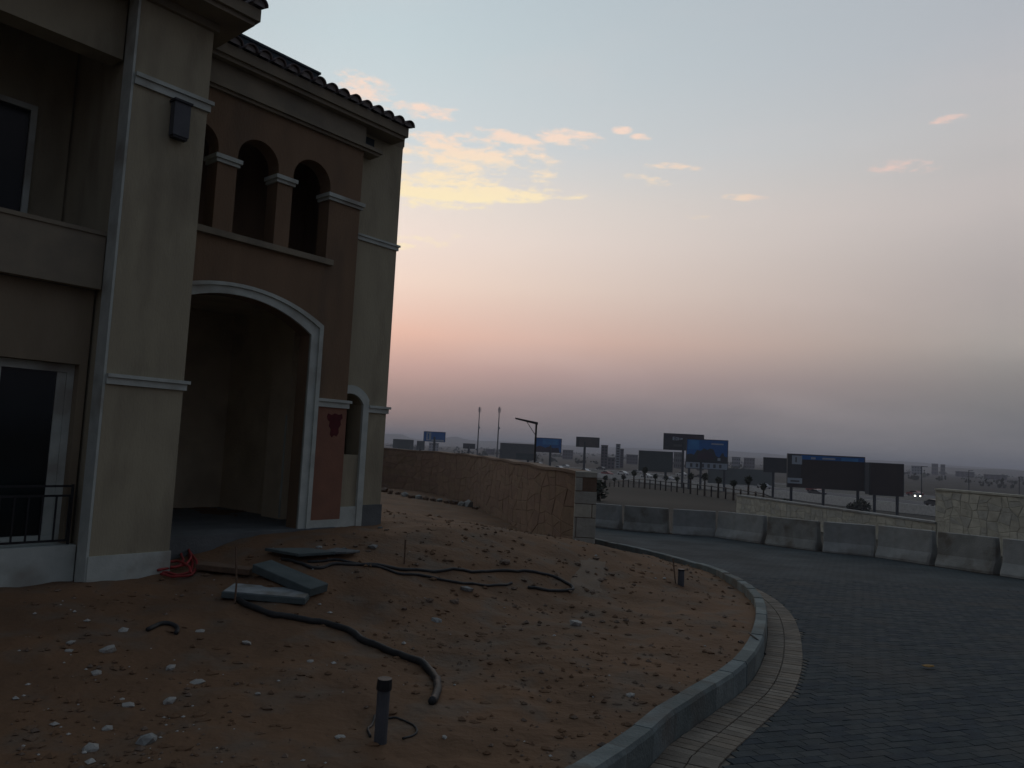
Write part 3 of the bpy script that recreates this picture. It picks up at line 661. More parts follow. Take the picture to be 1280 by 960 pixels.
for i in range(len(bp_) - 1):
    a, b = bp_[i], bp_[i + 1]; d = b - a; L = d.length
    o = barrier_mesh(L - .16).build('concrete_barrier', [m_conc, m_conc_b, m_conc][i % 3], label=(f'{ordn[i]} concrete road barrier in the row counted from the stone pier' if i < 8 else ('concrete road barrier cut off by the right edge of the view' if i == 8 else 'concrete road barrier beyond the right edge')), cat='road barrier', group='concrete barriers along the far side of the road', bevel=.012)
    mid = (a + b) / 2; o.location = (mid.x, mid.y, road_z(mid.y) + R_.uniform(-.02, .01) - .01); o.rotation_euler = (R_.uniform(-.015, .015), -math.asin(d.z / L), math.atan2(d.y, d.x) + R_.uniform(-.028, .028))

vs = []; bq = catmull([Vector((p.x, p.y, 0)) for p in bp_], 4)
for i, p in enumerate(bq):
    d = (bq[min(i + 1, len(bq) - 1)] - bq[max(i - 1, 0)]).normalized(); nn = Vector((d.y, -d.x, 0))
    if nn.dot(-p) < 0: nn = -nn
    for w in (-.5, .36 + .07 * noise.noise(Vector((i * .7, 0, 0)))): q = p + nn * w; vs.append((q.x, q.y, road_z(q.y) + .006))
MB().add(vs, [(2 * i, 2 * i + 1, 2 * i + 3, 2 * i + 2) for i in range(len(bq) - 1)]).build('barrier_foot_shade', mat('foot_shade_brown', (.045, .033, .025), (.03, .024, .02), scale=5, bump=.5, spec=.05), kind='structure', label='strip of dark shade along the foot of the barriers')  # contact shade at the barrier feet, put in as a dark brown sheet

# ------------------------------------------------------------------ sand plot: pipes, hoses, boards, rubble
gp = on_ground(475, 928)
pipe = empty('pipe_stub', gp, label='upright grey plastic pipe stub capped in black in the front sand', cat='pipe')
MB().tube([(0, 0, -.15), (.004, 0, .33)], .042, 16).build('pipe', m_pvc, pipe, smooth=False)
MB().tube([(.004, 0, .331), (.005, 0, .36), (.006, 0, .40)], [.05, .05, .047], 16).build('cap', m_black, pipe)
def hose(name, pix, r, m_, lab, cat, lift=.0, extra=None, group=None, n=7, ctrl=None):
    pts = [on_ground(*p) for p in pix] if ctrl is None else ctrl
    c = catmull(pts, 6)
    for p in c:
        if ctrl is None: p.z = hgt(p.x, p.y) + r * .8 + lift
    if extra: c = extra(c)
    o0 = c[0].copy(); mb = MB(); mb.tube([p - o0 + Vector((noise.noise(p * 5), noise.noise(p * 5 + Vector((9, 0, 0))), 0)) * r * .6 for p in c], [r * (1 + .12 * noise.noise(p * 9)) for p in c], 8); o = mb.build(name, m_, smooth=True, label=lab, cat=cat, group=group); o.location = o0; return o
hose('cable', [(462, 925), (460, 912), (468, 900)], .009, m_hose, 'black wire loop wound at the foot of the pipe stub', 'cable')
hose('cable', [(484, 900), (500, 902), (521, 916), (504, 927)], .008, m_hose, 'thin black wire kinked beside the pipe stub', 'cable')
hose('drain_hose', [(297, 752), (315, 762), (345, 773), (400, 781), (450, 802), (500, 822), (530, 836), (545, 852), (546, 868), (540, 882)], .034, m_hose, 'thick black hose curving across the sand to its pale end', 'hose')
hose('cable', [(352, 700), (390, 712), (420, 708), (470, 708), (530, 715), (600, 717), (655, 715), (690, 722), (716, 736), (706, 741), (660, 737)], .022, m_hose, 'long black cable looped on the sand towards the stone pier', 'cable')
hose('cable', [(385, 704), (425, 702), (480, 712), (530, 722), (570, 730), (625, 733), (640, 730)], .018, m_hose, 'shorter black cable lying along the looped one', 'cable')
hose('cable', [(184, 790), (200, 784), (214, 783), (222, 788), (220, 795)], .022, m_hose, 'hooked scrap of black hose on the sand at left', 'hose scrap')
stub = empty('pipe_stub', on_ground(851, 732), label='short dark pipe stub in the sand near the kerb bend', cat='pipe')
MB().tube([(0, 0, -.1), (.0, 0, .24)], .055, 12).build('pipe', m_pvc, stub); MB().tube([(0, 0, .241), (0, 0, .27)], .058, 12).build('cap', m_black, stub)
g = on_ground(845, 730); MB().tube([(0, 0, -.05), (-.06, .02, .42)], .012, 5).build('stake', m_rust, label='thin leaning stick behind the short pipe stub', cat='stake').location = g
g = on_ground(293, 756); rod = MB().tube([(0, 0, -.05), (.0, .01, .22), (-.04, .01, .62)], .011, 5).build('rebar', m_rust, label='thin rusty rod standing beside the boards', cat='rod'); rod.location = g
g = on_ground(505, 706); MB().tube([(0, 0, -.05), (0, 0, .32)], .012, 5).build('stake', m_rust, label='thin stake standing between the black cables', cat='stake').location = g
# red conduits by the plinth
for k, px in enumerate([[(194, 716), (215, 719), (234, 718), (241, 705), (232, 690), (222, 684)], [(200, 722), (222, 724), (240, 721), (246, 708), (238, 694), (226, 688)], [(196, 719), (218, 715), (228, 706), (224, 694), (216, 688)], [(212, 717), (232, 713), (238, 702), (232, 692), (220, 690)], [(205, 713), (222, 711), (232, 716), (238, 726)]]):
    hose('red_conduit', px, .016, m_redp, 'red flexible conduit ' + ['reaching farthest left along the corner plinth', 'with the widest loop beside the corner plinth', 'curled tightly against the corner plinth', 'lying highest in the bundle by the corner plinth', 'hooking towards the camera by the corner plinth'][k], 'conduit', lift=.02 * k, group='red conduits by the corner plinth')
# boards and slabs
def slab(name, quad, th, m_, lab, cat, tilt=(0, 0, 0, 0), lift=.02):
    pts = [on_ground(*q) for q in quad]; c = sum(pts, Vector()) / 4; mb = MB()
    top = [Vector((p.x, p.y, hgt(c.x, c.y) + lift + th + t)) - c for p, t in zip(pts, tilt)]
    mb.add([t - Vector((0, 0, th)) for t in top] + top, [(0, 1, 2, 3), (4, 5, 6, 7), (0, 1, 5, 4), (1, 2, 6, 5), (2, 3, 7, 6), (3, 0, 4, 7)])
    o = mb.build(name, m_, label=lab, cat=cat, bevel=.006); o.location = c; return o
def lay(name, a, b, wd, th, m_, lab, cat, la=0, lb=0, roll=0):
    p, q = on_ground(*a), on_ground(*b); p.z += la + th / 2; q.z += lb + th / 2; d = q - p; mb = MB(); L = d.length
    mb.box(-L / 2, L / 2, -wd / 2, wd / 2, -th / 2, th / 2); o = mb.build(name, m_, label=lab, cat=cat, bevel=.008)
    o.location = (p + q) / 2; o.rotation_euler = (roll, -math.asin(d.z / L), math.atan2(d.y, d.x)); return o
bd = lay('foam_board', (284, 743), (386, 752), .5, .07, m_teal, 'pale board lying flat under the tilted grey slab', 'board')
mt_ = MB().box(-.5, .5, -.22, .22, .036, .042); mt_.build('board_face', m_lite, bd); bd.children[0].scale = (bd.dimensions.x * .97, 1.05, 1)
lay('foam_board', (326, 719), (398, 748), .30, .10, m_teal, 'grey green slab lying tilted across the pale board', 'slab', .06, .03, .08)
slab('plank', [(244, 716), (310, 728), (318, 720), (256, 711)], .07, [m_rust], 'weathered plank lying at the edge of the porch floor', 'plank')
slab('foam_board', [(330, 694), (372, 706), (420, 700), (385, 689)], .04, [m_teal], 'thin grey green sheet flat on the ground before the porch', 'sheet')
slab('foam_board', [(395, 697), (432, 702), (450, 696), (420, 690)], .03, [m_conc2], 'broken grey sheet beside the cables near the porch pier', 'sheet', (.0, .02, .0, .03))
# loose pieces
def lump(seed, flat=.55, n=1):
    import bmesh
    bm = bmesh.new(); bmesh.ops.create_icosphere(bm, subdivisions=1, radius=1)
    rr = random.Random(seed)
    for v in bm.verts: v.co *= rr.uniform(.62, 1.12)
    for v in bm.verts: v.co.z *= flat
    me = bpy.data.meshes.new('rubble'); bm.to_mesh(me); bm.free(); return me
LUMPS = {}
def lumps(m_, flat=.55):
    k = (m_.name, flat)
    if k not in LUMPS:
        L = []
        for s_ in range(5): me = lump(s_ + 11, flat); me.materials.append(m_); L.append(me)
        LUMPS[k] = L
    return LUMPS[k]
def rub(px, py, wpx, m_, lab, cat='rubble', name='rubble', flat=.55, group=None, asp=1):
    p = on_ground(px, py); r = wpx / FPX * p.length / 2; me = R_.choice(lumps(m_, flat))
    return inst(me, name, None, (p.x, p.y, p.z + r * flat * .25), (R_.uniform(-.2, .2), R_.uniform(-.2, .2), R_.uniform(0, 6)), (r * asp, r, r), label=lab, cat=cat, group=group)
named = [(135, 816, 18, 'pale broken chunk beside smaller chips left of the hose scrap', .7), (113, 940, 20, 'largest white chunk at the bottom left of the sand', .7), (213, 837, 14, 'round white chunk midway below the hose scrap', .7), (212, 879, 20, 'jagged white chunk of plaster on the front sand', .5),
  (160, 884, 17, 'flat white plaster chip left of the jagged chunk', .35), (154, 790, 14, 'flat pale chip left of the black hose scrap', .35), (308, 805, 15, 'pale chip with dark stone right of the hose scrap', .4), (250, 790, 13, 'small flat pale chip between the hose scraps', .35), (88, 806, 13, 'upper of the paired pale chips at far left', .4), (86, 815, 12, 'lower of the paired pale chips at far left', .4),
  (120, 844, 13, 'dull beige stone below the paired chips', .6), (133, 914, 14, 'grey white stone above the largest white chunk', .6), (720, 782, 20, 'squared grey concrete lump in the middle of the sand', .6), (388, 828, 10, 'small white chip beside a dark stone below the long hose', .5), (1e9, 0, 0, '', 0), (322, 868, 9, 'tiny white chip in the middle front sand', .5), (788, 872, 14, 'crumpled whitish scrap near the kerb', .5), (425, 924, 17, 'flat pale scrap left of the pipe stub', .3), (245, 855, 22, 'long pale shard lying flat below the round chunk', .25), (556, 926, 9, 'white chip right of the kinked wire', .5)]
for px, py, wpx, lab, fl in named:
    if px > 5000: continue
    rub(px, py, wpx, m_chip, lab, flat=fl)
for px, py, wpx, lab in [(631, 704, 20, 'brown clod of earth above the looped cable'), (753, 778, 10, 'small black scrap right of the squared concrete lump'), (568, 753, 14, 'dark stone below the cables in the middle of the plot'), (537, 753, 12, 'dark stone left of its twin below the cables'), (505, 762, 10, 'dark stone nearest the boards below the cables'), (546, 777, 16, 'flat grey stone sunk in the sand below the dark stones'), (913, 736, 9, 'small black stone close to the kerb bend'), (926, 804, 9, 'black scrap touching the kerb'), (185, 928, 30, 'half buried grey stone at the bottom left'), (655, 727, 9, 'dark pebble inside the cable loop'), (583, 738, 18, 'flat grey slab piece under the lower cable'), (466, 686, 14, 'grey lump before the porch pier')]:
    rub(px, py, wpx, m_rock if 'grey' not in lab else m_conc, lab, 'stone', 'rock')
# row of rough stones against the boundary wall
for k in range(15):
    f = k / 14; px = lerp(479, 603, f); py = lerp(616, 637, f) + R_.uniform(-1.5, 1.5)
    o = rub(px, py, R_.uniform(9, 14) if k != 12 else 20, R_.choice([m_rock, m_rock, m_rust, m_conc_b]), f'{ORD[k]} rough stone from the villa in the row along the boundary wall foot', 'stone', 'rock', .85, 'stones along the foot of the boundary wall')
# spilled concrete and rubble at the pier foot
def drape(name, quad, m_, lab, cat):
    P4 = [on_ground(*q) for q in quad]; mb = MB(); n = 14; vs = []
    for i in range(n + 1):
        for j in range(n + 1):
            a, b = i / n, j / n; p = P4[0].lerp(P4[1], a).lerp(P4[3].lerp(P4[2], a), b); e_ = min(a, 1 - a, b, 1 - b)
            w = .25 * noise.noise(Vector((p.x * 3, p.y * 3, 5))); x, y = p.x + w * .5, p.y + w
            vs.append((x, y, hgt(x, y) + lerp(-.03, .022, min(1, e_ * 5)) + .01 * noise.noise(Vector((x * 6, y * 6, 1)))))
    mb.add(vs, [(i * (n + 1) + j, (i + 1) * (n + 1) + j, (i + 1) * (n + 1) + j + 1, i * (n + 1) + j + 1) for i in range(n) for j in range(n)])
    return mb.build(name, m_, smooth=True, label=lab, cat=cat)
drape('concrete_spill', [(706, 752), (750, 752), (768, 698), (722, 692)], mat('thin_cement', (.125, .095, .068), (.13, .085, .052), scale=5, bump=.5), 'thin grey spill of cement running out from the stone pier', 'cement spill')
for px, py, wpx in [(722, 706, 13), (745, 700, 12), (757, 712, 11), (733, 716, 12), (718, 722, 10), (750, 727, 12), (764, 719, 10), (728, 735, 9), (740, 742, 10), (712, 740, 9)]:
    rub(px, py, wpx, R_.choice([m_conc, m_rock, m_rock]), 'stone in the loose rubble at the foot of the pier', 'stone', 'rubble', .5, 'rubble at the foot of the stone pier')
for px, py, wpx in [(412, 690, 12), (398, 686, 10), (430, 688, 12), (445, 684, 9), (380, 693, 12), (460, 690, 9), (366, 688, 8), (475, 660, 8), (483, 663, 7), (344, 690, 9)]:
    rub(px, py, wpx, R_.choice([m_conc, m_chip, m_rock, m_teal]), 'piece of debris in the heap before the porch pier', 'debris', 'rubble', .4, 'debris heap before the porch pier')
# small stones and grit strewn on the sand
def grit():
    mb = MB(); mats = [m_rock, m_chip, m_conc, m_sand]; rr = random.Random(5)
    base = [v.co.copy() for v in lump(3, .6).vertices]; fsrc = [tuple(p.vertices) for p in lump(3, .6).polygons]
    octv = [Vector(v) for v in ((1, 0, 0), (-1, 0, 0), (0, 1, 0), (0, -1, 0), (0, 0, .7), (0, 0, -.7))]; octf = [(0, 2, 4), (2, 1, 4), (1, 3, 4), (3, 0, 4), (2, 0, 5), (1, 2, 5), (3, 1, 5), (0, 3, 5)]
    c = 0
    while c < 3000:
        y = 3.4 + 18 * rr.random() ** 1.5; x = rr.uniform(-.62, .36) * y
        rx, ry = x - AX, y - AY
        if rx * V[0] + ry * V[1] > -.1 and rx * U[0] + ry * U[1] < 5.3: continue
        if kerb_dist(x, y) > -.12: continue
        dens = noise.noise(Vector((x * .6, y * .6, 9)))
        if dens < rr.uniform(-.5, .45): continue
        r = rr.choice([.006, .009, .012, .018, .028]) * rr.uniform(.7, 1.3) * (1.0 if y < 9 else 1.5)
        k = 3 if r > .016 and rr.random() < .7 else (1 if rr.random() < (.20 if x < -.25 * y + .5 else .05) else (0 if rr.random() < .6 else 3))
        q = Matrix.Rotation(rr.uniform(0, 6), 3, 'Z'); z0 = hgt(x, y)
        mb.add([Vector((x, y, z0 + r * .2)) + (q @ Vector((v.x * r * rr.uniform(.7, 1.3), v.y * r * rr.uniform(.7, 1.2), v.z * r * .8))) for v in octv], octf, k); c += 1
    q0 = lump(8, .5); cv_ = [v.co.copy() for v in q0.vertices]; cf = [tuple(p.vertices) for p in q0.polygons]; c = 0
    while c < 420:
        y = 3.4 + 17 * rr.random() ** 1.3; x = rr.uniform(-.62, .36) * y; rx, ry = x - AX, y - AY
        if (rx * V[0] + ry * V[1] > -.15 and rx * U[0] + ry * U[1] < 5.3) or kerb_dist(x, y) > -.2: continue
        r = rr.uniform(.018, .05); z0 = hgt(x, y); a = rr.uniform(0, 6)
        mb.add([Vector((x + r * 1.3 * (v.x * math.cos(a) - v.y * math.sin(a)), y + r * (v.x * math.sin(a) + v.y * math.cos(a)), z0 + v.z * r * .9)) for v in cv_], cf, 3); c += 1
    mb.build('gravel', mats, kind='stuff', label='grit and small stones strewn over the sand')
grit()
# yellow drain mark / leaf on the road
g = at_slope(1160, 838, -.22)
inst(lumps(mat('yellow_wrap', (.30, .17, .04), (.2, .12, .04), scale=8), .25)[1], 'litter', None, (g.x, g.y, road_z(g.y) + .05), (0, 0, .3), (.10, .05, .05), label='yellowish scrap lying on the dark paving', cat='litter')
g = at_slope(948, 815, -.22); hose('cable', None, .01, m_hose, 'short black wire hanging over the kerb onto the beige paving', 'wire', ctrl=[at_slope(936, 797) + Vector((0, 0, .05)), at_slope(948, 803) + Vector((.02, 0, .0)), g + Vector((0, 0, .05)), at_slope(957, 822, -.22) + Vector((0, 0, .04))])

# ------------------------------------------------------------------ beyond the road
def leafy(seed, n, rx, rz, cz, size):
    rr = random.Random(seed); mb = MB()
    for _ in range(n):
        d = Vector((rr.gauss(0, 1), rr.gauss(0, 1), rr.gauss(0, 1))).normalized() * rr.random() ** .45
        bumpy = 1 + .3 * noise.noise(d * 2.3 + Vector((seed, 0, 0)))
        c = Vector((d.x * rx * bumpy, d.y * rx * bumpy, cz + d.z * rz * bumpy))
        a = Vector((rr.uniform(-1, 1), rr.uniform(-1, 1), rr.uniform(-1, 1))).normalized(); b = a.cross(Vector((rr.uniform(-1, 1), rr.uniform(-1, 1), rr.uniform(-1, 1)))).normalized(); s_ = size * rr.uniform(.6, 1.4)
        mb.add([c - a * s_, c + b * s_ * .5, c + a * s_, c - b * s_ * .5], [(0, 1, 2, 3)])
    return mb
m_leaf = mat('dusty_leaf', (.035, .045, .03), (.055, .06, .04), scale=3, bump=0)
m_bark = mat('bark', (.06, .05, .04), scale=8, bump=.3)
young = empty('young_tree', (0, 0, 0)); MB().tube([(0, 0, -.2), (.01, 0, 1.0), (0, 0, 1.5)], [.11, .09, .06], 6).build('trunk', m_bark, young)
leafy(2, 150, .30, .30, 1.62, .11).build('crown', m_leaf, young)
tree_px = [(680, 583, 150), (694, 586, 142), (702, 589, 138), (716, 592, 132), (757, 600, 122), (768, 603, 117), (779, 605, 112), (792, 607, 107), (805.6, 610, 102), (819, 611, 99), (832, 613, 96), (846, 615, 93), (863, 617, 90), (880.6, 620, 86), (897.5, 623, 83), (916.6, 627, 79), (935, 630, 75), (954, 634, 71)]
TG = 'young trees in a row beyond the road'
for i, (px, py, dd) in enumerate(tree_px):
    o = young if i == 0 else copy_tree(young); p = at_depth(px, py, dd); p.z = min(p.z, hgt(p.x, p.y) + .05) if abs(p.z - hgt(p.x, p.y)) < 2 else p.z
    p.z = hgt(p.x, p.y); s_ = 1.12 * R_.uniform(.8, 1.15); o.location = p; o.scale = (s_, s_, s_ * R_.uniform(.9, 1.2)); o.rotation_euler = (0, 0, R_.uniform(0, 6))
    tag(o, f'{ORD[i]} small young tree from the left in the row beyond the road barriers', 'tree', TG)
tp_ = [at_depth(px, py, dd) for px, py, dd in tree_px]
rp = [Vector((p.x, p.y, hgt(p.x, p.y) + 1.15)) for p in tp_] + [Vector((26.5, 62, hgt(26.5, 62) + 1.15)), Vector((29, 54, hgt(29, 54) + 1.1))]
fr = empty('rope_fence', (rp[0].x, rp[0].y, rp[0].z), label='long dark single rail fence running through the row of young trees', cat='fence')
MB().tube([p - rp[0] for p in rp], .055, 5).build('rail', m_black, fr); MB().tube([p - rp[0] - Vector((0, 0, .5)) for p in rp], .03, 5).build('rail', m_black, fr)
pm = MB().box(-.07, .07, -.07, .07, -1.3, .1).mesh('post', m_black)
for a, b in zip(rp, rp[1:]):
    for f in (.0, .5): inst(pm, 'post', fr, a.lerp(b, f) - rp[0])
# highway
HZ = -7.4
m_asph = mat('asphalt', (.075, .078, .082), (.06, .063, .067), scale=.3, bump=0)
edge = catmull([Vector(p) for p in ((130, 60, 0), (104, 104, 0), (84, 150, 0), (62, 205, 0), (26, 262, 0), (-30, 325, 0), (-120, 400, 0), (-260, 500, 0), (-500, 640, 0))], 8)
def strip(a, b, z, m_, name, **k):
    vs = []; n = len(edge)
    for i, p in enumerate(edge):
        d = (edge[min(i + 1, n - 1)] - edge[max(i - 1, 0)]).normalized(); nn = Vector((d.y, -d.x, 0)) 
        for w in (a, b): q = p + nn * w; vs.append((q.x, q.y, z))
    return MB().add(vs, [(2 * i, 2 * i + 1, 2 * i + 3, 2 * i + 2) for i in range(n - 1)]).build(name, m_, **k)
def edge_at(f, off):
    i = f * (len(edge) - 1); k = int(min(i, len(edge) - 2)); p = edge[k].lerp(edge[k + 1], i - k); d = (edge[k + 1] - edge[k]).normalized(); return p + Vector((d.y, -d.x, 0)) * off, d
hw = strip(0, 26, HZ + .9, m_asph, 'highway', kind='structure', label='grey highway curving away below the plot')
hw2 = strip(40, 66, HZ + .9, m_asph, 'highway', kind='structure', label='far carriageway of the highway')
m_line = mat('road_paint', (.55, .55, .52), (.4, .4, .38), scale=2, bump=0)
for o_, nm in ((.5, hw), (25.2, hw), (40.6, hw2), (65, hw2)): strip(o_, o_ + .3, HZ + .905, m_line, 'edge_line', parent=nm)
def rail_wall(off, name, lab, h, m_):
    vs = []; n = len(edge)
    for i, p in enumerate(edge):
        d = (edge[min(i + 1, n - 1)] - edge[max(i - 1, 0)]).normalized(); nn = Vector((d.y, -d.x, 0))
        for w, z in ((off, HZ - .5), (off, HZ + .9 + h), (off + .4, HZ + .9 + h), (off + .4, HZ - .5)): q = p + nn * w; vs.append((q.x, q.y, z))
    MB().add(vs, [(4 * i + a, 4 * i + (a + 1) % 4, 4 * i + 4 + (a + 1) % 4, 4 * i + 4 + a) for i in range(n - 1) for a in range(4)]).build(name, m_, label=lab, cat='barrier')
rail_wall(-.8, 'highway_barrier', 'long pale concrete barrier along the near edge of the highway', .7, m_line)
rail_wall(32, 'highway_barrier', 'pale median barrier between the highway carriageways', .8, m_chip)
# cars
def car_proto():
    c = empty('parked_car', (0, 0, 0)); c.name = 'car'
    prof = [(-2.15, .35), (2.15, .35), (2.2, .62), (2.1, .86), (1.25, .98), (.55, 1.42), (-.9, 1.46), (-1.6, 1.05), (-2.15, .98), (-2.2, .6)]
    body = MB(); body.prism(prof, 'y', -.85, .85); body.build('body', None, c)
    gl = MB(); gl.prism([(1.12, 1.0), (.5, 1.38), (-.85, 1.41), (-1.4, 1.06)], 'y', -.865, .865); gl.build('window', m_glass, c)
    wm = MB(); wm.tube([(0, -.1, 0), (0, .1, 0)], .33, 12); wme = wm.mesh('wheel', m_black)
    for x in (-1.35, 1.35):
        for y in (-.8, .8): inst(wme, 'wheel', c, (x, y, .33))
    return c
carp = {}
for nm, cc_ in (('white', (.6, .6, .58)), ('silver', (.32, .33, .34)), ('dark', (.03, .033, .04)), ('red', (.22, .03, .03))):
    c = car_proto() ; mm2 = mat(nm + '_car_paint', cc_, scale=2, rough=.35, bump=0, spec=.5)
    for ch in c.children:
        if ch.name.startswith('body'): ch.data.materials.clear(); ch.data.materials.append(mm2)
    carp[nm] = [c, False]
def put_car(nm, p, rz, z):
    c, used = carp[nm]; o = c if not used else copy_tree(c); carp[nm][1] = True
    o.location = (p.x, p.y, z); o.rotation_euler = (0, 0, rz)
    return tag(o, f'small {nm} car far off on the highway', 'car', 'cars on the distant highway')
def on_flat(px, py, z):
    d = fw * FPX + rt * (px - 640) - up * (py - 480); d /= d.y; t = (z - EYE) / d.z; return Vector((d.x * t, t, z))
cz = HZ + .905
k = 0
for f, off in [(.10, 4), (.17, 46), (.24, 5), (.27, 11), (.31, 46), (.33, 5), (.35, 52), (.38, 12), (.40, 46), (.42, 19), (.44, 5), (.45, 53), (.47, 12), (.48, 46), (.49, 5), (.50, 19), (.51, 59), (.52, 12), (.53, 47), (.545, 5), (.555, 20), (.565, 53), (.575, 12), (.585, 46), (.6, 5), (.61, 20), (.62, 59), (.63, 12), (.64, 47), (.655, 5), (.67, 20), (.68, 54), (.7, 12), (.72, 6), (.74, 47), (.76, 18), (.20, 19), (.22, 52), (.36, 20)]:
    p, d = edge_at(f, off + 1); nm = ['white', 'white', 'silver', 'dark', 'white', 'dark', 'red', 'white'][k % 8]; k += 1
    put_car(nm, p, math.atan2(d.y, d.x) + (math.pi if off < 30 else 0), cz)
lc = on_flat(1146, 623, cz); o = put_car('dark', lc, math.atan2(-lc.y, -lc.x) + .1, cz); o['label'] = 'dark car with its headlights lit, right of the big dark hoardings'; o['group'] = 'cars on the distant highway'
def scr(o):
    v = o.location - Vector((0, 0, EYE)); return v.dot(rt) / v.dot(fw)
for nm in carp:
    L_ = sorted([q for q in col.objects if q.get('category') == 'car' and f'small {nm} car' in q['label']], key=scr)
    for i, q in enumerate(L_): q['label'] = f'{ORD[i]} {nm} car from the left on the distant highway'
m_lamp = mat('lit_headlight', (1, .95, .8), scale=1, bump=0, emit=7)
for y in (-.62, .62): MB().box(2.15, 2.3, y - .16, y + .16, .6, .86).build('headlight', m_lamp, o)
# billboards
m_bback = mat('hoarding_back', (.055, .06, .065), (.04, .045, .05), scale=.6, bump=0)
m_bgrey = mat('hoarding_grey', (.10, .105, .105), (.08, .085, .085), scale=.6, bump=0)
m_bgreen = mat('hoarding_green', (.05, .068, .065), (.04, .055, .052), scale=.6, bump=0)
m_bbrown = mat('hoarding_brown', (.045, .034, .032), (.035, .027, .026), scale=.6, bump=0)
m_bblue = mat('print_blue', (.02, .15, .42), (.015, .10, .30), scale=.25, bump=0)
m_bsky = mat('print_sky', (.05, .27, .55), (.03, .16, .40), scale=.3, bump=0)
m_bwhite = mat('print_white', (.38, .43, .47), (.30, .35, .40), scale=.5, bump=0)
m_bmaroon = mat('print_maroon', (.07, .045, .065), (.04, .04, .055), scale=.3, bump=0)
m_pole = mat('steel_pole', (.045, .055, .065), scale=1, bump=0)
def board(x0, x1, y0, y1, D, m_, lab, pole=None, base=None, prints=(), thick=.5, cat='billboard', name='billboard', yaw=0, trim=True):
    """a hoarding whose face spans that box at distance D; pole: px of its pole(s)"""
    bl = at_depth((x0 + x1) / 2, y1, D); tp = at_depth((x0 + x1) / 2, y0, D); w = (x1 - x0) * D / FPX * 1.0 ; h = tp.z - bl.z
    az_ = math.atan2(bl.x, bl.y); w = w * math.cos(az_) ** 1
    gz = hgt(bl.x, bl.y) if D < 140 else base_z(bl.x, bl.y)
    e = empty(name, (bl.x, bl.y, gz), -az_ * .55 + yaw, label=lab, cat=cat); zb = bl.z - gz
    MB().box(-w / 2, w / 2, 0, thick, zb, zb + h).build('panel', m_, e)
    if trim:
        t = max(.15, h * .025)
        MB().box(-w / 2 - t, w / 2 + t, -.05, thick + .05, zb + h, zb + h + t).box(-w / 2 - t, w / 2 + t, -.05, thick + .05, zb - t, zb).box(-w / 2 - t, -w / 2, -.05, thick + .05, zb, zb + h).box(w / 2, w / 2 + t, -.05, thick + .05, zb, zb + h).build('frame', m_bback, e)
    for k, (mm3, poly) in enumerate(prints):
        MB().wall([[(-w / 2 + w * a, zb + h * b) for a, b in poly]], -.04 - .02 * k, -.012 - .02 * k).build('print', mm3, e)
    for pp in (pole or []):
        xx = (pp - (x0 + x1) / 2) * D / FPX
        MB().tube([(xx, thick * .5, -1), (xx, thick * .5, zb + (h * .5 if thick > .3 else 0))], max(.28, .0016 * D), 10).build('pole', m_pole, e)
    return e
def rc(a, b, c, d): return [(a, c), (b, c), (b, d), (a, d)]
skyline = [(0, 0), (1, 0), (1, .25), (.92, .3), (.9, .45), (.86, .42), (.8, .22), (.72, .3), (.66, .58), (.58, .62), (.5, .55), (.42, .62), (.35, .5), (.25, .52), (.18, .3), (.1, .35), (0, .3)]
board(491, 516, 549.5, 563, 420, m_bgreen, 'grey green hoarding nearest the villa, low on the skyline', [497, 511], thick=1)
board(521, 530, 551.5, 562, 400, m_bgreen, 'narrow dark hoarding left of the small blue and white billboard', [525], thick=1)
board(529.5, 556, 540, 551.8, 330, m_bblue, 'small blue and white billboard on one pole at far left', [543], prints=[(m_bwhite, rc(.12, .34, .08, .92)), (m_bwhite, rc(.36, .95, .03, .2)), (m_bblue, rc(.18, .24, .2, .8))])
board(579, 593.5, 554.8, 560.5, 360, m_bback, 'small dark billboard before the mast on the left', [586])
board(625, 669, 555, 574, 300, m_bgrey, 'wide grey blank hoarding behind the street lamp', [632, 660], prints=[(m_bgreen, rc(.45, .99, .02, .4))], thick=1)
board(668, 701, 548, 565, 260, m_bblue, 'blue billboard with maroon artwork right of the street lamp', [688], prints=[(m_bsky, rc(.3, .9, .55, .95)), (m_bmaroon, [(0, 0), (.95, 0), (.9, .35), (.7, .3), (.55, .42), (.4, .3), (.2, .45), (0, .3)])])
board(720.5, 748.5, 547, 558.5, 230, m_bgrey, 'grey billboard with bare face on one pole in the middle', [731], prints=[(m_bback, rc(.0, .12, 0, 1)), (mat('hoarding_taupe', (.13, .115, .105), scale=.5, bump=0), rc(.14, .97, .06, .94))])
board(798.5, 840, 564.5, 589, 240, m_bgreen, 'large dark green hoarding low beside the highway', [806, 832], thick=1.2)
board(829.5, 879, 543, 562.5, 210, m_bback, 'dark billboard with a small line of white lettering', [854], prints=[(m_bmaroon, rc(.02, .98, .72, .97)), (m_bwhite, rc(.22, .245, .6, .82)), (m_bwhite, rc(.245, .28, .60, .64)), (m_bwhite, rc(.245, .28, .69, .73)), (m_bwhite, rc(.245, .28, .78, .82)), (m_bwhite, rc(.295, .345, .60, .80)), (m_bback, rc(.31, .33, .64, .76)), (m_bwhite, rc(.36, .375, .60, .80)), (m_bwhite, rc(.375, .385, .66, .72)), (m_bwhite, rc(.40, .415, .62, .76)), (m_bwhite, rc(.43, .47, .66, .76)), (m_bgrey, rc(.24, .46, .2, .35))])
board(858, 909, 550, 577.5, 185, m_bblue, 'large blue billboard with a building picture in front of the dark one', [876.5], prints=[(m_bsky, rc(.03, .3, .55, .97)), (m_bback, skyline), (m_bmaroon, [(.25, .1), (.68, .1), (.64, .42), (.5, .5), (.3, .42)]), (m_bwhite, rc(.6, .9, .80, .86)), (m_bwhite, rc(.76, .83, .08, .2))])
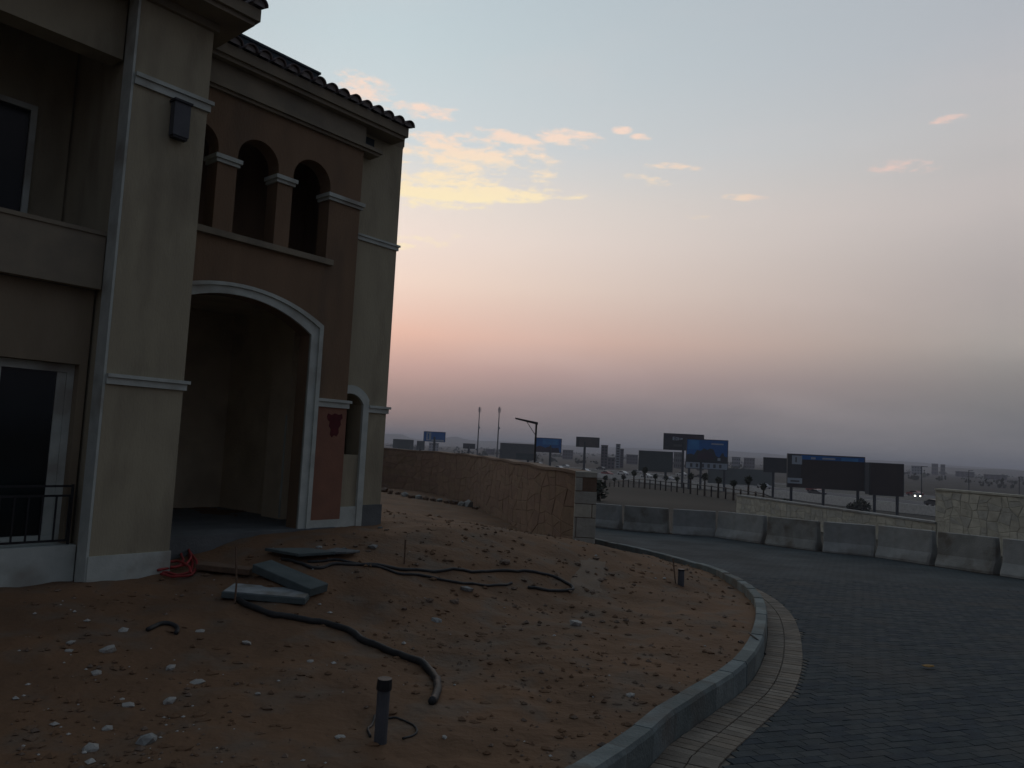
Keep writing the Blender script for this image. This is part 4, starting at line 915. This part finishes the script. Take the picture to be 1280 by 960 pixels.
board(955, 985, 573, 590, 175, m_bback, 'dark hoarding left of the biggest hoarding', [967], thick=.8)
big = board(984, 1080, 570, 610.5, 150, m_bbrown, 'biggest hoarding, dark brown with a blue strip along its top', [992, 1030, 1070], prints=[(m_bback, rc(.0, .17, .2, 1)), (m_bblue, rc(.17, 1, .86, .99)), (m_bwhite, rc(.30, .36, .88, .94)), (m_bwhite, rc(.45, .62, .89, .94)), (m_bsky, rc(.70, .92, .87, .96)), (m_bwhite, rc(.045, .18, .70, .97)), (m_bgrey, rc(.09, .11, .76, .92)), (m_bwhite, rc(-.01, .185, .10, .27)), (m_bgrey, rc(.03, .15, .15, .2))], thick=1.2)
board(1087.5, 1129, 580, 619, 146, m_bbrown, 'dark square hoarding right of the biggest one', [1095, 1121], prints=[(m_bgrey, rc(-.17, -.05, .0, 1.02))], thick=1)
# hoarding walls and towers
board(884, 968, 586, 606, 215, mat('hoarding_pale', (.13, .15, .145), (.11, .125, .12), scale=.3, bump=0), 'long pale grey site fence beyond the highway', None, thick=.3, cat='fence', name='site_fence', trim=False)
board(857, 909, 578.5, 586, 205, m_bwhite, 'low pale strip hoarding under the blue billboard', [862, 905], thick=.3, cat='hoarding', name='hoarding', prints=[(m_bgrey, rc(.1 + .14 * i, .16 + .14 * i, .2, .8)) for i in range(6)])
def tower(x0, x1, y0, y1, D, m_, lab, floors, cols_):
    bl = at_depth((x0 + x1) / 2, y1, D); tp = at_depth((x0 + x1) / 2, y0, D); w = (x1 - x0) * D / FPX; gz = base_z(bl.x, bl.y); h = tp.z - gz
    e = empty('building', (bl.x, bl.y, gz), -math.atan2(bl.x, bl.y), label=lab, cat='building')
    MB().box(-w / 2, w / 2, 0, w * .8, -1, h).build('wall', m_, e); MB().box(-w / 2 - w * .03, w / 2 + w * .03, -w * .03, w * .83, h, h + .5).build('roof', m_bback, e)
    fl = h / floors; ww = w / cols_; wm = MB().box(-ww * .28, ww * .28, -.06, .0, fl * .3, fl * .75).mesh('window', m_glass)
    for a in range(floors):
        for b in range(cols_): inst(wm, 'window', e, (-w / 2 + (b + .5) * ww, -.005, a * fl))
    return e
m_bl1 = mat('far_block_purple', (.09, .08, .10), scale=.1, bump=0); m_bl2 = mat('far_block_pale', (.2, .22, .25), scale=.1, bump=0)
tower(750.8, 759, 557.5, 580, 380, m_bl1, 'dark narrow tower right of the middle billboard', 8, 2)
tower(769, 774.5, 556, 584, 430, m_bl2, 'slender pale tower with a flat cap', 9, 1)
tower(774.7, 779, 562, 584, 440, m_bl1, 'darker block attached behind the slender pale tower', 8, 1)
tower(759.2, 768, 573, 583, 400, m_bl1, 'low dark block between the two narrow towers', 3, 2)
mid_b = [(783, 797, 569, 578, 620, 'dark low block left of the green hoarding'), (703, 716, 563, 574, 700, 'hazy block left of the middle billboard'), (842, 852, 566, 580, 520, 'hazy block right of the green hoarding'), (915, 925, 572, 580, 640, 'hazy low block right of the blue billboard'), (930, 943, 573, 581, 700, 'hazy long block above the site fence'), (536, 548, 554, 562, 800, 'hazy block under the small blue billboard'), (607, 618, 562, 568, 800, 'low hazy block between the two masts'), (1140, 1152, 583, 590, 900, 'hazy block right of the square hoarding'), (1165, 1172, 580, 592, 1000, 'hazy tower pair on the right, left one'), (1176, 1181, 581, 592, 1000, 'hazy tower pair on the right, right one'), (1196, 1216, 590, 597, 900, 'hazy pale low block at the right'), (1232, 1256, 594, 601, 800, 'hazy low block near the right edge')]
for x0, x1, y0, y1, D, lab in mid_b: tower(x0, x1, y0, y1, D, R_.choice([m_bl1, m_bl2, m_bgrey]), lab, 3, 4)
# masts
def mast(px, py0, py1, D, lab):
    b = at_depth(px - 2, py1, D); t = at_depth(px, py0, D); gz = base_z(b.x, b.y); h = t.z - gz
    e = empty('radio_mast', (b.x, b.y, gz), 0, label=lab, cat='mast')
    MB().tube([(0, 0, -1), (0, 0, h * .6), (0, 0, h)], [.42, .3, .2], 8).build('pole', m_pole, e)
    for k in range(3):
        a = k * 2.094; MB().box(-.16, .16, -.1, .1, h - 3, h - .4).build('antenna', m_bl2, e).location = (.7 * math.cos(a), .7 * math.sin(a), 0)
    MB().tube([(-.8, 0, h - 1.6), (.8, 0, h - 1.6)], .07, 5).build('bracket', m_pole, e)
    MB().tube([(.3, -.35, h * .62), (.3, -.6, h * .62)], .6, 10).build('dish', m_bl2, e)
mast(598.5, 508.5, 568, 420, 'left one of the two tall radio masts'); mast(623, 508.5, 575, 400, 'right one of the two tall radio masts')
def thin_pole(px, y0, y1, D, lab, lampside=None):
    t = at_depth(px, y0, D); gz = base_z(t.x, t.y); e = empty('lamp_post', (t.x, t.y, gz), 0, label=lab, cat='lamp post'); h = t.z - gz
    MB().tube([(0, 0, -1), (0, 0, h)], [.16, .09], 6).build('pole', m_pole, e)
    MB().box(-.1, 1.5, -.12, .12, h - .1, h + .06).build('lamp_head', m_pole, e)
    return e
thin_pole(1152, 583, 625, 190, 'slim lamp post right of the square hoarding'); thin_pole(1211, 588, 622, 260, 'slim lamp post in the haze above the tall stone wall'); thin_pole(1274, 596, 626, 230, 'slim lamp post at the far right edge')
thin_pole(887, 582, 607, 230, 'slim lamp post before the site fence')
wl_ = at_depth(1155, 594, 185); MB().box(-.45, .45, -.1, .1, -.45, .45).build('road_sign', m_chip, label='small white square sign high on the slim lamp post', cat='sign').location = wl_
# street lamp behind the boundary wall
D = 48; b = at_depth(668, 582, D); gz = base_z(b.x, b.y); t = at_depth(670.5, 529, D); h = t.z - gz
sl_ = empty('street_lamp', (b.x, b.y, gz), 0, label='dark solar street lamp with a sloping panel arm above the boundary wall', cat='street lamp')
MB().box(-.06, .06, -.06, .06, -.2, h).build('pole', m_black, sl_)
ta = at_depth(644, 523, D); dx = ta.x - t.x; dz = ta.z - t.z
MB().add([(.10, -.12, h - .10), (.10, .12, h - .10), (dx, .16, h + dz - .04), (dx, -.16, h + dz - .04), (.10, -.12, h + .06), (.10, .12, h + .06), (dx, .16, h + dz + .05), (dx, -.16, h + dz + .05)], [(0, 3, 2, 1), (4, 5, 6, 7), (0, 1, 5, 4), (1, 2, 6, 5), (2, 3, 7, 6), (3, 0, 4, 7)]).build('lamp_arm', m_black, sl_)
MB().tube([(-.03, 0, h - .75), (dx * .45, 0, h + dz * .45 - .05)], .022, 6).build('brace', m_black, sl_)
# bushes and far trees
bush = empty('bush', (0, 0, 0)); leafy(6, 320, 1.0, .8, .75, .22).build('foliage', m_leaf, bush); MB().tube([(0, 0, -.3), (0, 0, .6)], .08, 5).build('stem', m_bark, bush)
bl_ = [(1077, 636, 140, 1.7, 'dark round bush before the biggest hoarding'), (982, 621, 150, 1.1, 'small dark bush left of the biggest hoarding foot'), (1124, 644, 100, .9, 'small dark shrub on the slope right of the round bush'), (1042, 632, 125, .8, 'little dark shrub above the low stone wall'), (1013, 626, 120, .8, 'little dark shrub left of its neighbour above the low stone wall'), (1064, 636, 150, 1.0, 'small bush touching the dark round bush'), (742, 604, 60, 1.1, 'dark bush seen over the top of the stone pier')]
for i, (px, py, D, s_, lab) in enumerate(bl_):
    o = bush if i == 0 else copy_tree(bush); p = at_depth(px, py, D); g_ = hgt(p.x, p.y); o.location = (p.x, p.y, g_ - .05); o.scale = (s_, s_, s_ * 1.05); o.rotation_euler = (0, 0, i * 1.3); tag(o, lab, 'bush')
far = MB()
rr = random.Random(12)
for _ in range(900):
    a = rr.uniform(-.25, .72); D = rr.uniform(480, 2000) ; x, y = math.sin(a) * D, math.cos(a) * D
    if noise.noise(Vector((x * .01, y * .01, 4))) < -.05: continue
    z0 = base_z(x, y); s_ = rr.uniform(1.2, 3.2)
    for _k in range(9):
        c = Vector((x + rr.gauss(0, s_ * .7), y + rr.gauss(0, s_ * .7), z0 + abs(rr.gauss(0, s_ * .55)) + .4)); a1 = Vector((rr.uniform(-1, 1), rr.uniform(-.3, .3), rr.uniform(-1, 1))).normalized() * s_ * .5; b1 = a1.cross(Vector((0, 1, .2))).normalized() * s_ * .35
        far.add([c - a1, c + b1, c + a1, c - b1], [(0, 1, 2, 3)])
far.build('far_scrub', m_leaf, kind='stuff', label='distant scrub and trees dotted over the hazy plain')
# hills
def hills(name, prof, D, depth, m_, lab, amp):
    n = 220; vs = []; x0, x1 = prof[0][0], prof[-1][0]
    for i in range(n + 1):
        px = lerp(x0, x1, i / n); hpx = float(np.interp(px, [q[0] for q in prof], [q[1] for q in prof])) + amp * noise.fractal(Vector((px * .03, D, 0)), 1, 2, 4)
        a = math.atan((px - 640) / FPX); hh = max(2, hpx * D / FPX)
        for k, f in enumerate((0, .35, .7, 1, .7, 0)):
            r = D / math.cos(a) + (k - 3) * depth / 3; j = noise.noise(Vector((i * .2, k * 3.1, D))) * .12 * (f > 0)
            vs.append((math.sin(a) * r, math.cos(a) * r, -8 + (hh + 9.7) * max(0, f + j * (f < 1))))
    MB().add(vs, [(6 * i + k, 6 * i + k + 1, 6 * i + 7 + k, 6 * i + 6 + k) for i in range(n) for k in range(5)]).build(name, m_, smooth=True, kind='structure', label=lab)
m_hill = mat('bare_hill', (.13, .11, .10), (.09, .08, .075), scale=.004, bump=0)
hills('hills', [(-400, 6), (300, 6), (440, 7), (478, 8), (508, 8.5), (520, 3), (545, 3), (557, 6), (570, 9.5), (584, 6.5), (605, 5), (640, 6), (720, 5), (780, 5.5), (860, 6.5), (905, 8), (955, 7.5), (1010, 5.5), (1135, 6), (1210, 3.5), (1290, 3), (1700, 4)], 3400, 900, m_hill, 'hazy bare hills along the horizon', 1.0)
hills('hills', [(900, 1), (1080, 1.4), (1190, 1.2), (1225, 1), (1245, 2.2), (1262, 2.4), (1285, 1.2), (1500, 1.5)], 1500, 250, m_hill, 'low dark rise before the hills on the right', .5)

# ------------------------------------------------------------------ haze
hz = MB().box(-6500, 6500, -900, 6500, -11, 46).build('haze', bpy.data.materials.new('haze'), kind='stuff', label='thin evening haze over the plain')
hm = hz.data.materials[0]; hm.use_nodes = True; hn = hm.node_tree.nodes; hn.clear()
pv = hn.new('ShaderNodeVolumePrincipled'); pv.inputs['Color'].default_value = (.80, .82, .92, 1); pv.inputs['Density'].default_value = .00036; pv.inputs['Anisotropy'].default_value = 0.1
ho = hn.new('ShaderNodeOutputMaterial'); hm.node_tree.links.new(pv.outputs[0], ho.inputs['Volume'])
